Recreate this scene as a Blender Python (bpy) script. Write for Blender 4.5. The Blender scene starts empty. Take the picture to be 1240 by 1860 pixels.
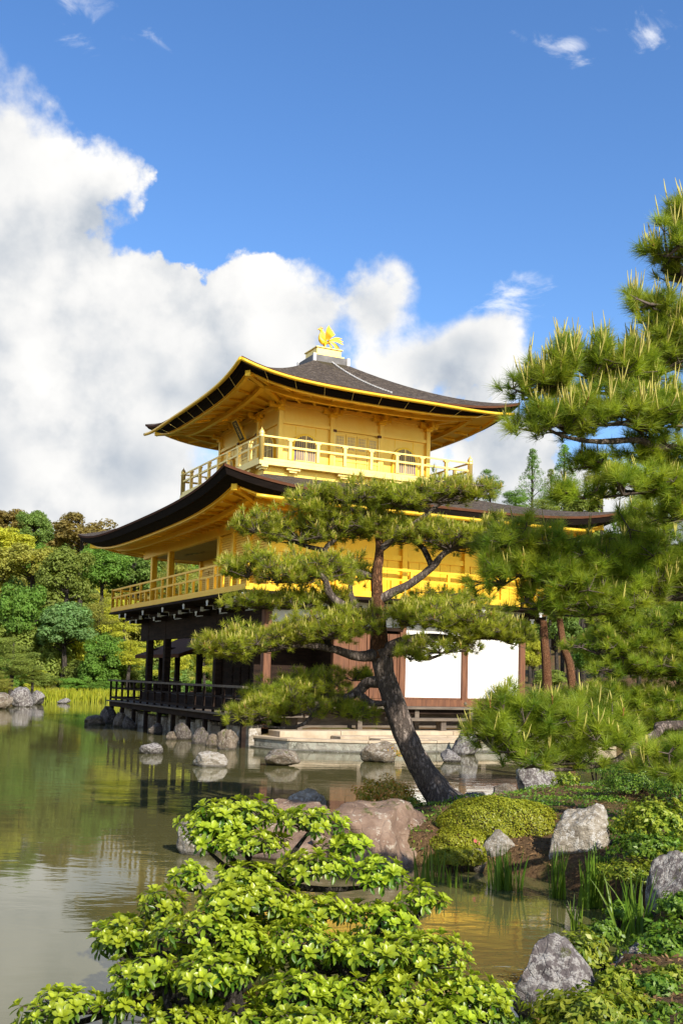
import bpy, math, random
import numpy as np
from mathutils import Vector, Matrix, noise as mnoise

SC = bpy.context.scene
COL = SC.collection
R = math.radians
rng = np.random.default_rng(7)
random.seed(7)

# ------------------------------------------------------------------ camera
CAM_H = 1.85                      # metres above the water (water is z = 0)
F_PX, TILT, ROLL = 1923.74, 0.1555, 0.0256
PITCH = TILT / 2
CY = 930 + F_PX * math.tan(TILT) - F_PX * math.tan(PITCH)
cam_data = bpy.data.cameras.new('camera')
cam_data.sensor_width = 36.0
cam_data.lens = F_PX / 1860 * 36.0
cam_data.shift_y = (CY - 930) / 1860
cam_data.clip_end = 4000
cam_data.clip_start = 0.05
cam = bpy.data.objects.new('camera', cam_data)
COL.objects.link(cam)
cam.matrix_world = Matrix.Translation((0, 0, CAM_H)) @ Matrix.Rotation(math.pi / 2 + PITCH, 4, 'X') @ Matrix.Rotation(ROLL, 4, 'Z')
SC.camera = cam
SC.view_settings.view_transform = 'Standard'
SC.view_settings.look = 'None'
SC.view_settings.exposure = 1.25
SC.view_settings.gamma = 1.0
SC.view_settings.use_curve_mapping = False
SC.cycles.max_bounces = 9
SC.cycles.diffuse_bounces = 6
SC.cycles.glossy_bounces = 6
SC.cycles.transparent_max_bounces = 6
SC.cycles.caustics_reflective = False
SC.cycles.caustics_refractive = False


def ray(px, py):
    x, y = px - 620, py - CY
    cr, sr = math.cos(ROLL), math.sin(ROLL)
    x, y = x * cr + y * sr, -x * sr + y * cr
    c, s = math.cos(PITCH), math.sin(PITCH)
    u = -y / F_PX
    Y = c - u * s
    return Vector((x / F_PX / Y, 1.0, (s + u * c) / Y))


def at(px, py, Y):
    """photo pixel at a known depth -> world point"""
    r = ray(px, py) * Y
    return Vector((r.x, r.y, r.z + CAM_H))


def on(px, py, z=0.0):
    """photo pixel on a level surface of height z -> world point"""
    r = ray(px, py)
    r = r * ((z - CAM_H) / r.z)
    return Vector((r.x, r.y, z))


# ------------------------------------------------------------------ sun and sky
SUN_EL = R(34)
SUN_H = Vector((0.51, -0.86)).normalized()          # horizontal direction TOWARDS the sun
sun_vec = Vector((SUN_H.x * math.cos(SUN_EL), SUN_H.y * math.cos(SUN_EL), math.sin(SUN_EL)))
sd = bpy.data.lights.new('sun', 'SUN')
sd.energy = 3.2
sd.angle = R(0.55)
sd.color = (1.0, 0.93, 0.82)
sun = bpy.data.objects.new('sun', sd)
COL.objects.link(sun)
sun.rotation_euler = (-sun_vec).to_track_quat('-Z', 'Y').to_euler()

world = bpy.data.worlds.new('World')
SC.world = world
world.use_nodes = True
world.cycles.sampling_method = 'MANUAL'
world.cycles.sample_map_resolution = 512


class NT:
    """small helper for node trees"""
    def __init__(self, tree, clear=True):
        self.t = tree
        if clear:
            tree.nodes.clear()

    def n(self, kind, ins=None, **kw):
        nd = self.t.nodes.new(kind)
        for k, v in kw.items():
            setattr(nd, k, v)
        for k, v in (ins or {}).items():
            self.set(nd, k, v)
        return nd

    def set(self, nd, k, v):
        s = nd.inputs[k]
        if isinstance(v, bpy.types.NodeSocket):
            self.t.links.new(v, s)
        else:
            s.default_value = v

    def m(self, op, a, b=0.0, c=0.0, clamp=False):
        nd = self.n('ShaderNodeMath', {0: a, 1: b, 2: c}, operation=op)
        nd.use_clamp = clamp
        return nd.outputs[0]

    def vm(self, op, a, b=(0, 0, 0)):
        nd = self.n('ShaderNodeVectorMath', {0: a, 1: b}, operation=op)
        return nd.outputs['Value' if op in ('LENGTH', 'DOT_PRODUCT') else 'Vector']

    def mix(self, f, a, b):
        nd = self.n('ShaderNodeMix', data_type='RGBA')
        self.set(nd, 0, f)
        self.set(nd, 6, a)
        self.set(nd, 7, b)
        return nd.outputs[2]

    def ramp(self, f, stops):
        nd = self.n('ShaderNodeValToRGB', {0: f})
        e = nd.color_ramp.elements
        while len(e) < len(stops):
            e.new(0.5)
        for el, (p, c) in zip(e, stops):
            el.position = p
            el.color = (*c, 1) if len(c) == 3 else c
        return nd.outputs[0]

    def smooth(self, v, a, b):
        nd = self.n('ShaderNodeMapRange', {0: v, 1: a, 2: b, 3: 0.0, 4: 1.0}, interpolation_type='SMOOTHSTEP')
        return nd.outputs[0]

    def noise(self, vec, scale, detail=4.0, rough=0.5, dist=0.0):
        nd = self.n('ShaderNodeTexNoise', {'Scale': scale, 'Detail': detail, 'Roughness': rough, 'Distortion': dist})
        if vec is not None:
            self.set(nd, 'Vector', vec)
        return nd


# cloud shapes as (photo px x, y, radius x, radius y); turned into azimuth / elevation degrees
def az_el(px, py):
    r = ray(px, py)
    return math.degrees(math.atan2(r.x, r.y)), math.degrees(math.atan2(r.z, math.hypot(r.x, r.y)))


CLOUDS = [(-60, 285, 275, 225), (40, 440, 210, 200), (140, 640, 330, 170), (250, 560, 150, 130), (420, 700, 330, 160),
          (520, 590, 190, 130), (695, 575, 115, 120), (770, 655, 205, 125), (600, 760, 340, 140), (-120, 800, 420, 260),
          (200, 850, 400, 160), (900, 840, 120, 95), (840, 625, 120, 75), (880, 960, 330, 130), (1230, 940, 220, 120), (360, 960, 520, 120),
          (140, 0, 160, 85), (1035, 75, 95, 45), (1180, 62, 70, 62), (925, 545, 90, 45)]
blobs = []
for i, (x, y, rx, ry) in enumerate(CLOUDS):
    a, e = az_el(x, y)
    a2, _ = az_el(x + rx, y)
    _, e2 = az_el(x, y - ry)
    w = 1.0 if i < 16 else 0.8
    blobs.append((a, e, abs(a2 - a), abs(e2 - e), w))

w = NT(world.node_tree)
tc = w.n('ShaderNodeTexCoord')
dirv = w.vm('NORMALIZE', tc.outputs['Generated'])
sepd = w.n('ShaderNodeSeparateXYZ', {0: dirv})
az = w.m('MULTIPLY', w.m('ARCTAN2', sepd.outputs[0], sepd.outputs[1]), 57.29578)
el = w.m('MULTIPLY', w.m('ARCSINE', sepd.outputs[2]), 57.29578)
ae = w.n('ShaderNodeCombineXYZ', {0: az, 1: el}).outputs[0]
big = w.noise(dirv, 4.5, 3, 0.55)
best = None
best_w = None
for (a, e, ra, re, wt) in blobs:
    d = w.n('ShaderNodeVectorMath', {0: ae, 1: (1 / ra, 1 / re, 0), 2: (-a / ra, -e / re, 0)}, operation='MULTIPLY_ADD').outputs[0]
    s_ = w.m('SUBTRACT', wt, w.vm('LENGTH', d))
    if wt < 0.9:
        best_w = s_ if best_w is None else w.m('MAXIMUM', best_w, s_)
        continue
    best = s_ if best is None else w.m('SMOOTH_MAX', best, s_, 0.12)
# beyond these clouds the same kind of cumulus bank goes on all the way round the sky
ring = w.m('SUBTRACT', w.m('MULTIPLY', w.m('SUBTRACT', big.outputs[0], 0.36), 5.0), w.m('MULTIPLY', w.m('ABSOLUTE', w.m('SUBTRACT', el, 14.0)), 0.06))
away = w.smooth(w.m('ABSOLUTE', az), 22.0, 30.0)
best = w.m('MAXIMUM', best, w.m('SUBTRACT', w.m('MULTIPLY', w.m('ADD', ring, 2.0), away), 2.0))
best = w.m('MAXIMUM', best, -1.2)
n1 = w.noise(dirv, 10.0, 8, 0.57)
n2 = w.noise(w.vm('ADD', dirv, (0.030, -0.012, 0.026)), 10.0, 5, 0.5)
D1 = w.m('ADD', best, w.m('MULTIPLY', w.m('SUBTRACT', n1.outputs[0], 0.5), 2.3))
edge = w.m('ADD', 0.07, w.m('MULTIPLY', w.smooth(big.outputs[0], 0.40, 0.62), 0.45))
mask = w.n('ShaderNodeMapRange', {0: D1, 1: 0.0, 2: edge, 3: 0.0, 4: 1.0}, interpolation_type='SMOOTHSTEP').outputs[0]
lit = w.m('ADD', 0.74, w.m('MULTIPLY', w.m('SUBTRACT', n1.outputs[0], n2.outputs[0]), 1.9), clamp=True)
thick = w.smooth(D1, 0.25, 1.1)
low = w.m('SUBTRACT', 1.0, w.smooth(el, 4.0, 22.0))
shade = w.m('MULTIPLY', thick, w.m('ADD', w.m('MULTIPLY', w.smooth(big.outputs[0], 0.38, 0.62), 0.5), w.m('MULTIPLY', w.m('MULTIPLY', low, w.smooth(big.outputs[0], 0.26, 0.52)), 0.75)), clamp=True)
light = w.m('MULTIPLY', lit, w.m('SUBTRACT', 1.0, w.m('MULTIPLY', shade, 0.64)), clamp=True)
ccol = w.ramp(light, [(0.0, (1.05, 1.2, 1.5)), (0.3, (1.5, 1.65, 1.85)), (0.55, (2.1, 2.17, 2.25)), (0.75, (2.6, 2.6, 2.58)), (1.0, (2.95, 2.92, 2.85))])
wn_ = w.noise(w.vm('MULTIPLY', dirv, (1.0, 1.0, 2.2)), 16.0, 7, 0.62, 0.8)
wisp = w.m('MULTIPLY', w.smooth(w.m('ADD', best_w, w.m('MULTIPLY', w.m('SUBTRACT', wn_.outputs[0], 0.50), 4.5)), 0.15, 1.5), 0.75)
sky = w.n('ShaderNodeTexSky', sky_type='NISHITA', sun_disc=False)
sky.sun_elevation = SUN_EL
sky.sun_rotation = math.atan2(SUN_H.x, SUN_H.y)
sky.altitude = 100
sky.air_density = 1.0
sky.dust_density = 0.4
sky.ozone_density = 3.0
hs = w.n('ShaderNodeHueSaturation', {'Hue': 0.506, 'Saturation': 1.19, 'Value': 0.61, 'Color': sky.outputs[0]})
skyc = w.mix(mask, w.mix(wisp, hs.outputs[0], (3.2, 3.2, 3.25, 1)), ccol)
bg = w.n('ShaderNodeBackground', {'Color': skyc, 'Strength': 0.15})
wo = w.n('ShaderNodeOutputWorld')
w.set(wo, 0, bg.outputs[0])

# ------------------------------------------------------------------ generic helpers
def tag(o, label=None, cat=None, group=None, kind=None):
    if label:
        o['label'] = label
    if cat:
        o['category'] = cat
    if group:
        o['group'] = group
    if kind:
        o['kind'] = kind
    return o


def empty(name, loc=(0, 0, 0), rz=0.0):
    o = bpy.data.objects.new(name, None)
    o.empty_display_size = 0.2
    o.location = loc
    o.rotation_euler = (0, 0, rz)
    COL.objects.link(o)
    return o


def link(name, mesh, parent=None, loc=(0, 0, 0), rot=(0, 0, 0), scale=(1, 1, 1)):
    o = bpy.data.objects.new(name, mesh)
    o.location = loc
    o.rotation_euler = rot
    o.scale = scale
    o.parent = parent
    COL.objects.link(o)
    return o


def fast_mesh(name, V, Fc, mat=None, smooth=False, attr=None):
    """V (n,3); Fc (m,k) constant-size faces; attr: per-vertex float called 'tint'"""
    V = np.asarray(V, dtype=np.float32)
    Fc = np.asarray(Fc, dtype=np.int32)
    me = bpy.data.meshes.new(name)
    m, k = Fc.shape
    me.vertices.add(len(V))
    me.vertices.foreach_set('co', V.ravel())
    me.loops.add(m * k)
    me.loops.foreach_set('vertex_index', Fc.ravel())
    me.polygons.add(m)
    me.polygons.foreach_set('loop_start', np.arange(0, m * k, k, dtype=np.int32))
    if smooth:
        me.polygons.foreach_set('use_smooth', np.ones(m, dtype=bool))
    if attr is not None:
        a = me.attributes.new('tint', 'FLOAT', 'POINT')
        a.data.foreach_set('value', np.asarray(attr, dtype=np.float32).ravel())
    me.update(calc_edges=True)
    if mat is not None:
        me.materials.append(mat)
    return me


class MB:
    """collects boxes, bars and tubes into one mesh"""
    def __init__(self):
        self.v, self.f = [], []

    def add(self, vs, fs):
        o = len(self.v)
        self.v.extend([tuple(p) for p in vs])
        self.f.extend([tuple(i + o for i in f) for f in fs])
        return self

    def box(self, x0, x1, y0, y1, z0, z1):
        vs = [(x0, y0, z0), (x1, y0, z0), (x1, y1, z0), (x0, y1, z0), (x0, y0, z1), (x1, y0, z1), (x1, y1, z1), (x0, y1, z1)]
        return self.add(vs, [(3, 2, 1, 0), (4, 5, 6, 7), (0, 1, 5, 4), (1, 2, 6, 5), (2, 3, 7, 6), (3, 0, 4, 7)])

    def bar(self, p, q, wd, ht, up=(0, 0, 1)):
        p, q, up = Vector(p), Vector(q), Vector(up)
        d = (q - p).normalized()
        s = d.cross(up)
        if s.length < 1e-4:
            s = d.cross(Vector((0, 1, 0)))
        s.normalize()
        n = s.cross(d).normalized()
        vs = []
        for c in (p, q):
            for a, b in ((-1, -1), (1, -1), (1, 1), (-1, 1)):
                vs.append(c + s * a * wd / 2 + n * b * ht / 2)
        return self.add(vs, [(0, 1, 2, 3), (7, 6, 5, 4), (0, 4, 5, 1), (1, 5, 6, 2), (2, 6, 7, 3), (3, 7, 4, 0)])

    def tube(self, pts, radii, n=8, caps=True):
        pts = [Vector(p) for p in pts]
        if not hasattr(radii, '__len__'):
            radii = [radii] * len(pts)
        rings = []
        ref = None
        for i, p in enumerate(pts):
            a, b = pts[max(i - 1, 0)], pts[min(i + 1, len(pts) - 1)]
            d = (b - a).normalized()
            if ref is None:
                ref = d.orthogonal().normalized()
            ref = (ref - d * ref.dot(d))
            ref = ref.normalized() if ref.length > 1e-5 else d.orthogonal().normalized()
            t = d.cross(ref)
            rings.append([p + (ref * math.cos(2 * math.pi * k / n) + t * math.sin(2 * math.pi * k / n)) * radii[i] for k in range(n)])
        vs = [v for r in rings for v in r]
        fs = []
        for i in range(len(pts) - 1):
            for k in range(n):
                k2 = (k + 1) % n
                fs.append((i * n + k, i * n + k2, (i + 1) * n + k2, (i + 1) * n + k))
        if caps:
            fs.append(tuple(range(n - 1, -1, -1)))
            fs.append(tuple((len(pts) - 1) * n + k for k in range(n)))
        return self.add(vs, fs)

    def lathe(self, prof, c=(0, 0, 0), n=12):
        c = Vector(c)
        vs = []
        for r, z in prof:
            for k in range(n):
                a = 2 * math.pi * k / n
                vs.append(c + Vector((r * math.cos(a), r * math.sin(a), z)))
        fs = []
        for i in range(len(prof) - 1):
            for k in range(n):
                k2 = (k + 1) % n
                fs.append((i * n + k, i * n + k2, (i + 1) * n + k2, (i + 1) * n + k))
        fs.append(tuple(range(n - 1, -1, -1)))
        fs.append(tuple((len(prof) - 1) * n + k for k in range(n)))
        return self.add(vs, fs)

    def prism(self, poly, axis, a0, a1):
        """2D polygon extruded along an axis; poly coords are the two other axes in xyz order"""
        n = len(poly)
        def mk(p, a):
            return {'x': (a, p[0], p[1]), 'y': (p[0], a, p[1]), 'z': (p[0], p[1], a)}[axis]
        vs = [mk(p, a0) for p in poly] + [mk(p, a1) for p in poly]
        fs = [tuple(range(n)), tuple(range(2 * n - 1, n - 1, -1))]
        for i in range(n):
            j = (i + 1) % n
            fs.append((i, i + n, j + n, j))
        return self.add(vs, fs)

    def mesh(self, name, mat=None, smooth=False):
        me = bpy.data.meshes.new(name)
        me.from_pydata(self.v, [], self.f)
        if mat is not None:
            me.materials.append(mat)
        if smooth:
            me.polygons.foreach_set('use_smooth', np.ones(len(me.polygons), dtype=bool))
        me.validate()
        me.update()
        return me

    def build(self, name, mat, parent=None, smooth=False, loc=(0, 0, 0), rot=(0, 0, 0)):
        return link(name, self.mesh(name, mat, smooth), parent, loc, rot)


def fix_normals(me):
    import bmesh
    b = bmesh.new()
    b.from_mesh(me)
    bmesh.ops.recalc_face_normals(b, faces=b.faces)
    b.to_mesh(me)
    b.free()


def bevel(o, wd=0.01, seg=1):
    m = o.modifiers.new('bevel', 'BEVEL')
    m.width = wd
    m.segments = seg
    m.limit_method = 'ANGLE'
    m.angle_limit = R(40)
    return o


def spline(pts, n):
    """Catmull-Rom through points (any dimension)"""
    P = [np.array(p, dtype=float) for p in pts]
    P = [2 * P[0] - P[1]] + P + [2 * P[-1] - P[-2]]
    out = []
    for i in range(1, len(P) - 2):
        for k in range(n):
            t = k / n
            a, b, c, d = P[i - 1], P[i], P[i + 1], P[i + 2]
            out.append(0.5 * ((2 * b) + (c - a) * t + (2 * a - 5 * b + 4 * c - d) * t * t + (3 * b - a - 3 * c + d) * t ** 3))
    out.append(P[-2])
    return out

# ------------------------------------------------------------------ materials
def new_mat(name):
    m = bpy.data.materials.new(name)
    m.use_nodes = True
    t = NT(m.node_tree)
    out = t.n('ShaderNodeOutputMaterial')
    return m, t, out


def pbsdf(t, **ins):
    nd = t.n('ShaderNodeBsdfPrincipled')
    for k, v in ins.items():
        t.set(nd, k.replace('_', ' '), v)
    return nd


def bump(t, h, strength=0.3, dist=0.02):
    return t.n('ShaderNodeBump', {'Height': h, 'Strength': strength, 'Distance': dist}).outputs[0]


def two_tone(name, c1, c2, rough=0.7, scale=3.0, metallic=0.0, bump_s=0.2, bump_scale=30.0, stretch=(1, 1, 1), spec=0.4, bdist=0.01):
    m, t, out = new_mat(name)
    co = t.n('ShaderNodeTexCoord').outputs['Object']
    mp = t.n('ShaderNodeMapping', {'Vector': co, 'Scale': stretch}).outputs[0]
    n = t.noise(mp, scale, 6, 0.6)
    f = t.smooth(n.outputs[0], 0.3, 0.7)
    n2 = t.noise(mp, bump_scale, 5, 0.6)
    c = t.mix(f, (*c1, 1), (*c2, 1))
    b = pbsdf(t, Base_Color=c, Roughness=rough, Metallic=metallic, Specular_IOR_Level=spec, Normal=bump(t, n2.outputs[0], bump_s, bdist))
    t.set(out, 0, b.outputs[0])
    return m


def gold(name, c1, c2, rough, metallic):
    m, t, out = new_mat(name)
    co = t.n('ShaderNodeTexCoord').outputs['Object']
    n = t.noise(co, 2.2, 6, 0.65)
    tile = t.n('ShaderNodeTexBrick', {'Vector': co, 'Scale': 9.0, 'Mortar Size': 0.012, 'Color1': (0.46, 0.46, 0.46, 1), 'Color2': (0.58, 0.58, 0.58, 1), 'Mortar': (0.44, 0.44, 0.44, 1)})
    n3 = t.noise(co, 40.0, 3, 0.5)
    f = t.m('ADD', t.smooth(n.outputs[0], 0.25, 0.75), t.m('MULTIPLY', t.m('SUBTRACT', tile.outputs['Color'], 0.5), 1.6), clamp=True)
    c = t.mix(f, (*c1, 1), (*c2, 1))
    rg = t.m('ADD', rough - 0.06, t.m('MULTIPLY', n.outputs[0], 0.14))
    b = pbsdf(t, Base_Color=c, Roughness=rg, Metallic=metallic, Normal=bump(t, n3.outputs[0], 0.10, 0.01))
    t.set(out, 0, b.outputs[0])
    return m


M = {}
M['gold'] = gold('gold_leaf', (0.96, 0.55, 0.025), (1.0, 0.66, 0.06), 0.38, 0.5)
M['gold_pale'] = gold('pale_gold_leaf', (0.98, 0.72, 0.21), (1.0, 0.78, 0.28), 0.40, 0.55)
M['gold_wall'] = gold('gold_leaf_wall', (0.97, 0.63, 0.105), (1.0, 0.70, 0.16), 0.40, 0.6)
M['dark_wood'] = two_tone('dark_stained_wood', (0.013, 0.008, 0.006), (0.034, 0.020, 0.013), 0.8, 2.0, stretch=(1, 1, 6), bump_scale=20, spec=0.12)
M['grey_wood'] = two_tone('weathered_grey_wood', (0.085, 0.066, 0.05), (0.17, 0.135, 0.10), 0.8, 2.0, stretch=(6, 1, 6), bump_scale=25, bump_s=0.4)
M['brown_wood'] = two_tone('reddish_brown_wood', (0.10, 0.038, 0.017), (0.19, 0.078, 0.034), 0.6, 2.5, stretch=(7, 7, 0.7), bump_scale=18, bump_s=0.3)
M['plaster'] = two_tone('white_plaster', (0.78, 0.77, 0.74), (0.83, 0.82, 0.79), 0.85, 1.5, bump_scale=60, bump_s=0.08)
M['white_paint'] = two_tone('white_painted_end', (0.72, 0.72, 0.70), (0.8, 0.8, 0.78), 0.7, 8.0, bump_s=0.1)
M['ceiling_white'] = two_tone('painted_ceiling', (0.55, 0.47, 0.33), (0.62, 0.55, 0.41), 0.7, 1.2, bump_s=0.05)
M['lattice_dark'] = two_tone('window_paper', (0.17, 0.13, 0.135), (0.24, 0.19, 0.19), 0.8, 3.0, bump_s=0.05)
M['door_paper'] = two_tone('door_lattice_paper', (0.66, 0.48, 0.26), (0.74, 0.55, 0.32), 0.7, 3.0, bump_s=0.05)
M['chain'] = two_tone('pale_chain', (0.62, 0.60, 0.56), (0.75, 0.73, 0.70), 0.5, 5.0)
M['copper'] = two_tone('weathered_copper', (0.10, 0.095, 0.09), (0.17, 0.16, 0.155), 0.5, 3.0, metallic=0.3)
M['plaque'] = two_tone('black_plaque', (0.012, 0.012, 0.010), (0.02, 0.02, 0.016), 0.4, 3.0)
M['rim'] = two_tone('bark_rim', (0.07, 0.028, 0.014), (0.13, 0.055, 0.028), 0.85, 6.0, stretch=(1, 1, 20), bump_scale=40, bump_s=0.5, spec=0.1)
M['fascia'] = two_tone('black_eave_band', (0.008, 0.006, 0.005), (0.017, 0.012, 0.010), 0.85, 3.0, stretch=(1, 1, 25), bump_scale=20, bump_s=0.5, spec=0.08)


def bark_roof():
    m, t, out = new_mat('cypress_bark_shingles')
    co = t.n('ShaderNodeTexCoord').outputs['Object']
    mp = t.n('ShaderNodeMapping', {'Vector': co, 'Scale': (2.2, 2.2, 22)}).outputs[0]
    n = t.noise(mp, 2.0, 8, 0.7)
    n2 = t.noise(co, 11.0, 7, 0.78)
    n3 = t.noise(co, 0.7, 4, 0.6)
    f = t.m('ADD', t.m('MULTIPLY', n.outputs[0], 0.55), t.m('MULTIPLY', n2.outputs[0], 0.45))
    c = t.ramp(f, [(0.36, (0.018, 0.013, 0.010)), (0.5, (0.075, 0.058, 0.044)), (0.64, (0.23, 0.185, 0.14))])
    moss = t.mix(t.smooth(n3.outputs[0], 0.55, 0.75), c, (0.075, 0.060, 0.028, 1))
    b = pbsdf(t, Base_Color=moss, Roughness=0.9, Specular_IOR_Level=0.2, Normal=bump(t, f, 1.0, 0.10))
    t.set(out, 0, b.outputs[0])
    return m


M['shingles'] = bark_roof()


def rock_mat(name, dark, mid, light, lichen, lich_amt=0.5, moss=(0.07, 0.075, 0.012), moss_amt=0.25, strata=1.0):
    m, t, out = new_mat(name)
    co = t.n('ShaderNodeTexCoord').outputs['Object']
    oi = t.n('ShaderNodeObjectInfo')
    co = t.vm('ADD', co, t.n('ShaderNodeCombineXYZ', {0: t.m('MULTIPLY', oi.outputs['Random'], 40.0)}).outputs[0])
    mp = t.n('ShaderNodeMapping', {'Vector': co, 'Scale': (1, 1, strata), 'Rotation': (0.5, 0.3, 0.2)}).outputs[0]
    a = t.noise(mp, 2.2, 10, 0.68)
    b_ = t.noise(co, 7.0, 8, 0.7)
    c_ = t.noise(co, 34.0, 6, 0.7)
    v = t.n('ShaderNodeTexVoronoi', {'Vector': mp, 'Scale': 4.0}, feature='DISTANCE_TO_EDGE')
    base = t.ramp(a.outputs[0], [(0.30, dark), (0.5, mid), (0.68, light)])
    lm = t.m('MULTIPLY', t.smooth(b_.outputs[0], 0.62 - 0.2 * lich_amt, 0.68 - 0.2 * lich_amt), t.smooth(c_.outputs[0], 0.35, 0.55))
    c = t.mix(t.m('MULTIPLY', lm, 0.85), base, (*lichen, 1))
    c = t.mix(t.m('MULTIPLY', t.smooth(c_.outputs[0], 0.5, 0.8), 0.35), c, (*dark, 1))
    geo = t.n('ShaderNodeNewGeometry')
    nz = t.n('ShaderNodeSeparateXYZ', {0: geo.outputs['Normal']}).outputs[2]
    pz = t.n('ShaderNodeSeparateXYZ', {0: geo.outputs['Position']}).outputs[2]
    mm = t.m('MULTIPLY', t.smooth(t.noise(co, 3.0, 6, 0.7).outputs[0], 0.66 - 0.25 * moss_amt, 0.74 - 0.25 * moss_amt), t.smooth(nz, -0.2, 0.5))
    c = t.mix(t.m('MULTIPLY', mm, 0.9), c, (*moss, 1))
    wet = t.m('SUBTRACT', 1.0, t.smooth(pz, 0.02, 0.08))           # a wet tide line where stones stand in the pond
    c = t.mix(t.m('MULTIPLY', wet, 0.7), c, (0.02, 0.017, 0.010, 1))
    h = t.m('ADD', t.m('MULTIPLY', a.outputs[0], 0.8), t.m('ADD', t.m('MULTIPLY', b_.outputs[0], 0.35), t.m('MULTIPLY', c_.outputs[0], 0.12)))
    h = t.m('ADD', h, t.m('MULTIPLY', t.smooth(v.outputs['Distance'], 0.0, 0.06), 0.10))
    b = pbsdf(t, Base_Color=c, Roughness=t.m('SUBTRACT', 0.85, t.m('MULTIPLY', wet, 0.5)), Specular_IOR_Level=0.3, Normal=bump(t, h, 0.8, 0.07))
    t.set(out, 0, b.outputs[0])
    return m


M['rock_grey'] = rock_mat('lichened_grey_stone', (0.055, 0.045, 0.045), (0.13, 0.11, 0.105), (0.20, 0.18, 0.165), (0.42, 0.40, 0.37), 0.7)
M['rock_brown'] = rock_mat('purple_brown_stone', (0.10, 0.060, 0.040), (0.22, 0.145, 0.10), (0.32, 0.235, 0.17), (0.45, 0.40, 0.32), 0.25)
M['rock_pale'] = rock_mat('pale_tan_stone', (0.12, 0.095, 0.07), (0.30, 0.26, 0.20), (0.45, 0.41, 0.35), (0.55, 0.53, 0.49), 0.5, moss_amt=0.1, strata=2.6)
M['rock_tan'] = rock_mat('mossy_tan_stone', (0.06, 0.043, 0.030), (0.16, 0.125, 0.088), (0.28, 0.235, 0.175), (0.40, 0.38, 0.33), 0.45, moss_amt=0.35)
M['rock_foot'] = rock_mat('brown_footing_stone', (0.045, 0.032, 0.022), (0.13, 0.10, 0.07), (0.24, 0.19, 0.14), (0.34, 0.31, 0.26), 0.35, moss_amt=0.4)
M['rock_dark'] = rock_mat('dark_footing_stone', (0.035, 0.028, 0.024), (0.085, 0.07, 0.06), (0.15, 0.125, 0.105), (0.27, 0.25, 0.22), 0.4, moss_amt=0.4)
M['slab'] = two_tone('warm_paving_stone', (0.38, 0.29, 0.19), (0.50, 0.41, 0.29), 0.8, 2.5, bump_scale=24, bump_s=0.4)
M['slab_edge'] = rock_mat('stained_kerb_stone', (0.10, 0.095, 0.07), (0.27, 0.25, 0.20), (0.40, 0.37, 0.30), (0.37, 0.37, 0.30), 0.6, moss_amt=0.2)


def bark_mat(name, dark, mid, light, scale=9.0):
    m, t, out = new_mat(name)
    co = t.n('ShaderNodeTexCoord').outputs['Object']
    mp = t.n('ShaderNodeMapping', {'Vector': co, 'Scale': (1, 1, 0.38)}).outputs[0]
    wn = t.noise(mp, 12.0, 6, 0.75)
    vv = t.vm('ADD', mp, t.vm('MULTIPLY', wn.outputs['Color'], (0.16, 0.16, 0.16)))
    v = t.n('ShaderNodeTexVoronoi', {'Vector': vv, 'Scale': scale}, feature='DISTANCE_TO_EDGE')
    v2 = t.n('ShaderNodeTexVoronoi', {'Vector': vv, 'Scale': scale})
    n = t.noise(mp, 45.0, 7, 0.75)
    n0 = t.noise(mp, 4.0, 4, 0.6)
    crack = t.m('MULTIPLY', t.smooth(v.outputs['Distance'], 0.0, 0.28), t.smooth(n.outputs[0], 0.25, 0.5))
    f = t.m('ADD', t.m('MULTIPLY', v2.outputs['Color'], 0.3), t.m('ADD', t.m('MULTIPLY', n.outputs[0], 0.35), t.m('MULTIPLY', n0.outputs[0], 0.35)))
    cc = t.ramp(f, [(0.3, mid), (0.68, light)])
    c = t.mix(t.m('ADD', 0.25, t.m('MULTIPLY', crack, 0.75)), (*dark, 1), cc)
    h = t.m('ADD', t.m('MULTIPLY', crack, 0.6), t.m('MULTIPLY', n.outputs[0], 0.5))
    b = pbsdf(t, Base_Color=c, Roughness=0.9, Specular_IOR_Level=0.2, Normal=bump(t, h, 1.0, 0.03))
    t.set(out, 0, b.outputs[0])
    return m


M['bark'] = bark_mat('plated_pine_bark', (0.05, 0.038, 0.03), (0.17, 0.125, 0.10), (0.38, 0.31, 0.26), 20.0)
M['bark_orange'] = bark_mat('flaking_orange_pine_bark', (0.05, 0.022, 0.012), (0.22, 0.085, 0.035), (0.38, 0.20, 0.10), 30.0)
M['bark_dark'] = bark_mat('dark_bark', (0.012, 0.010, 0.008), (0.045, 0.035, 0.028), (0.13, 0.11, 0.09), 30.0)
M['twig'] = two_tone('pine_twig', (0.06, 0.042, 0.03), (0.13, 0.10, 0.08), 0.85, 8.0)


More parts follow.
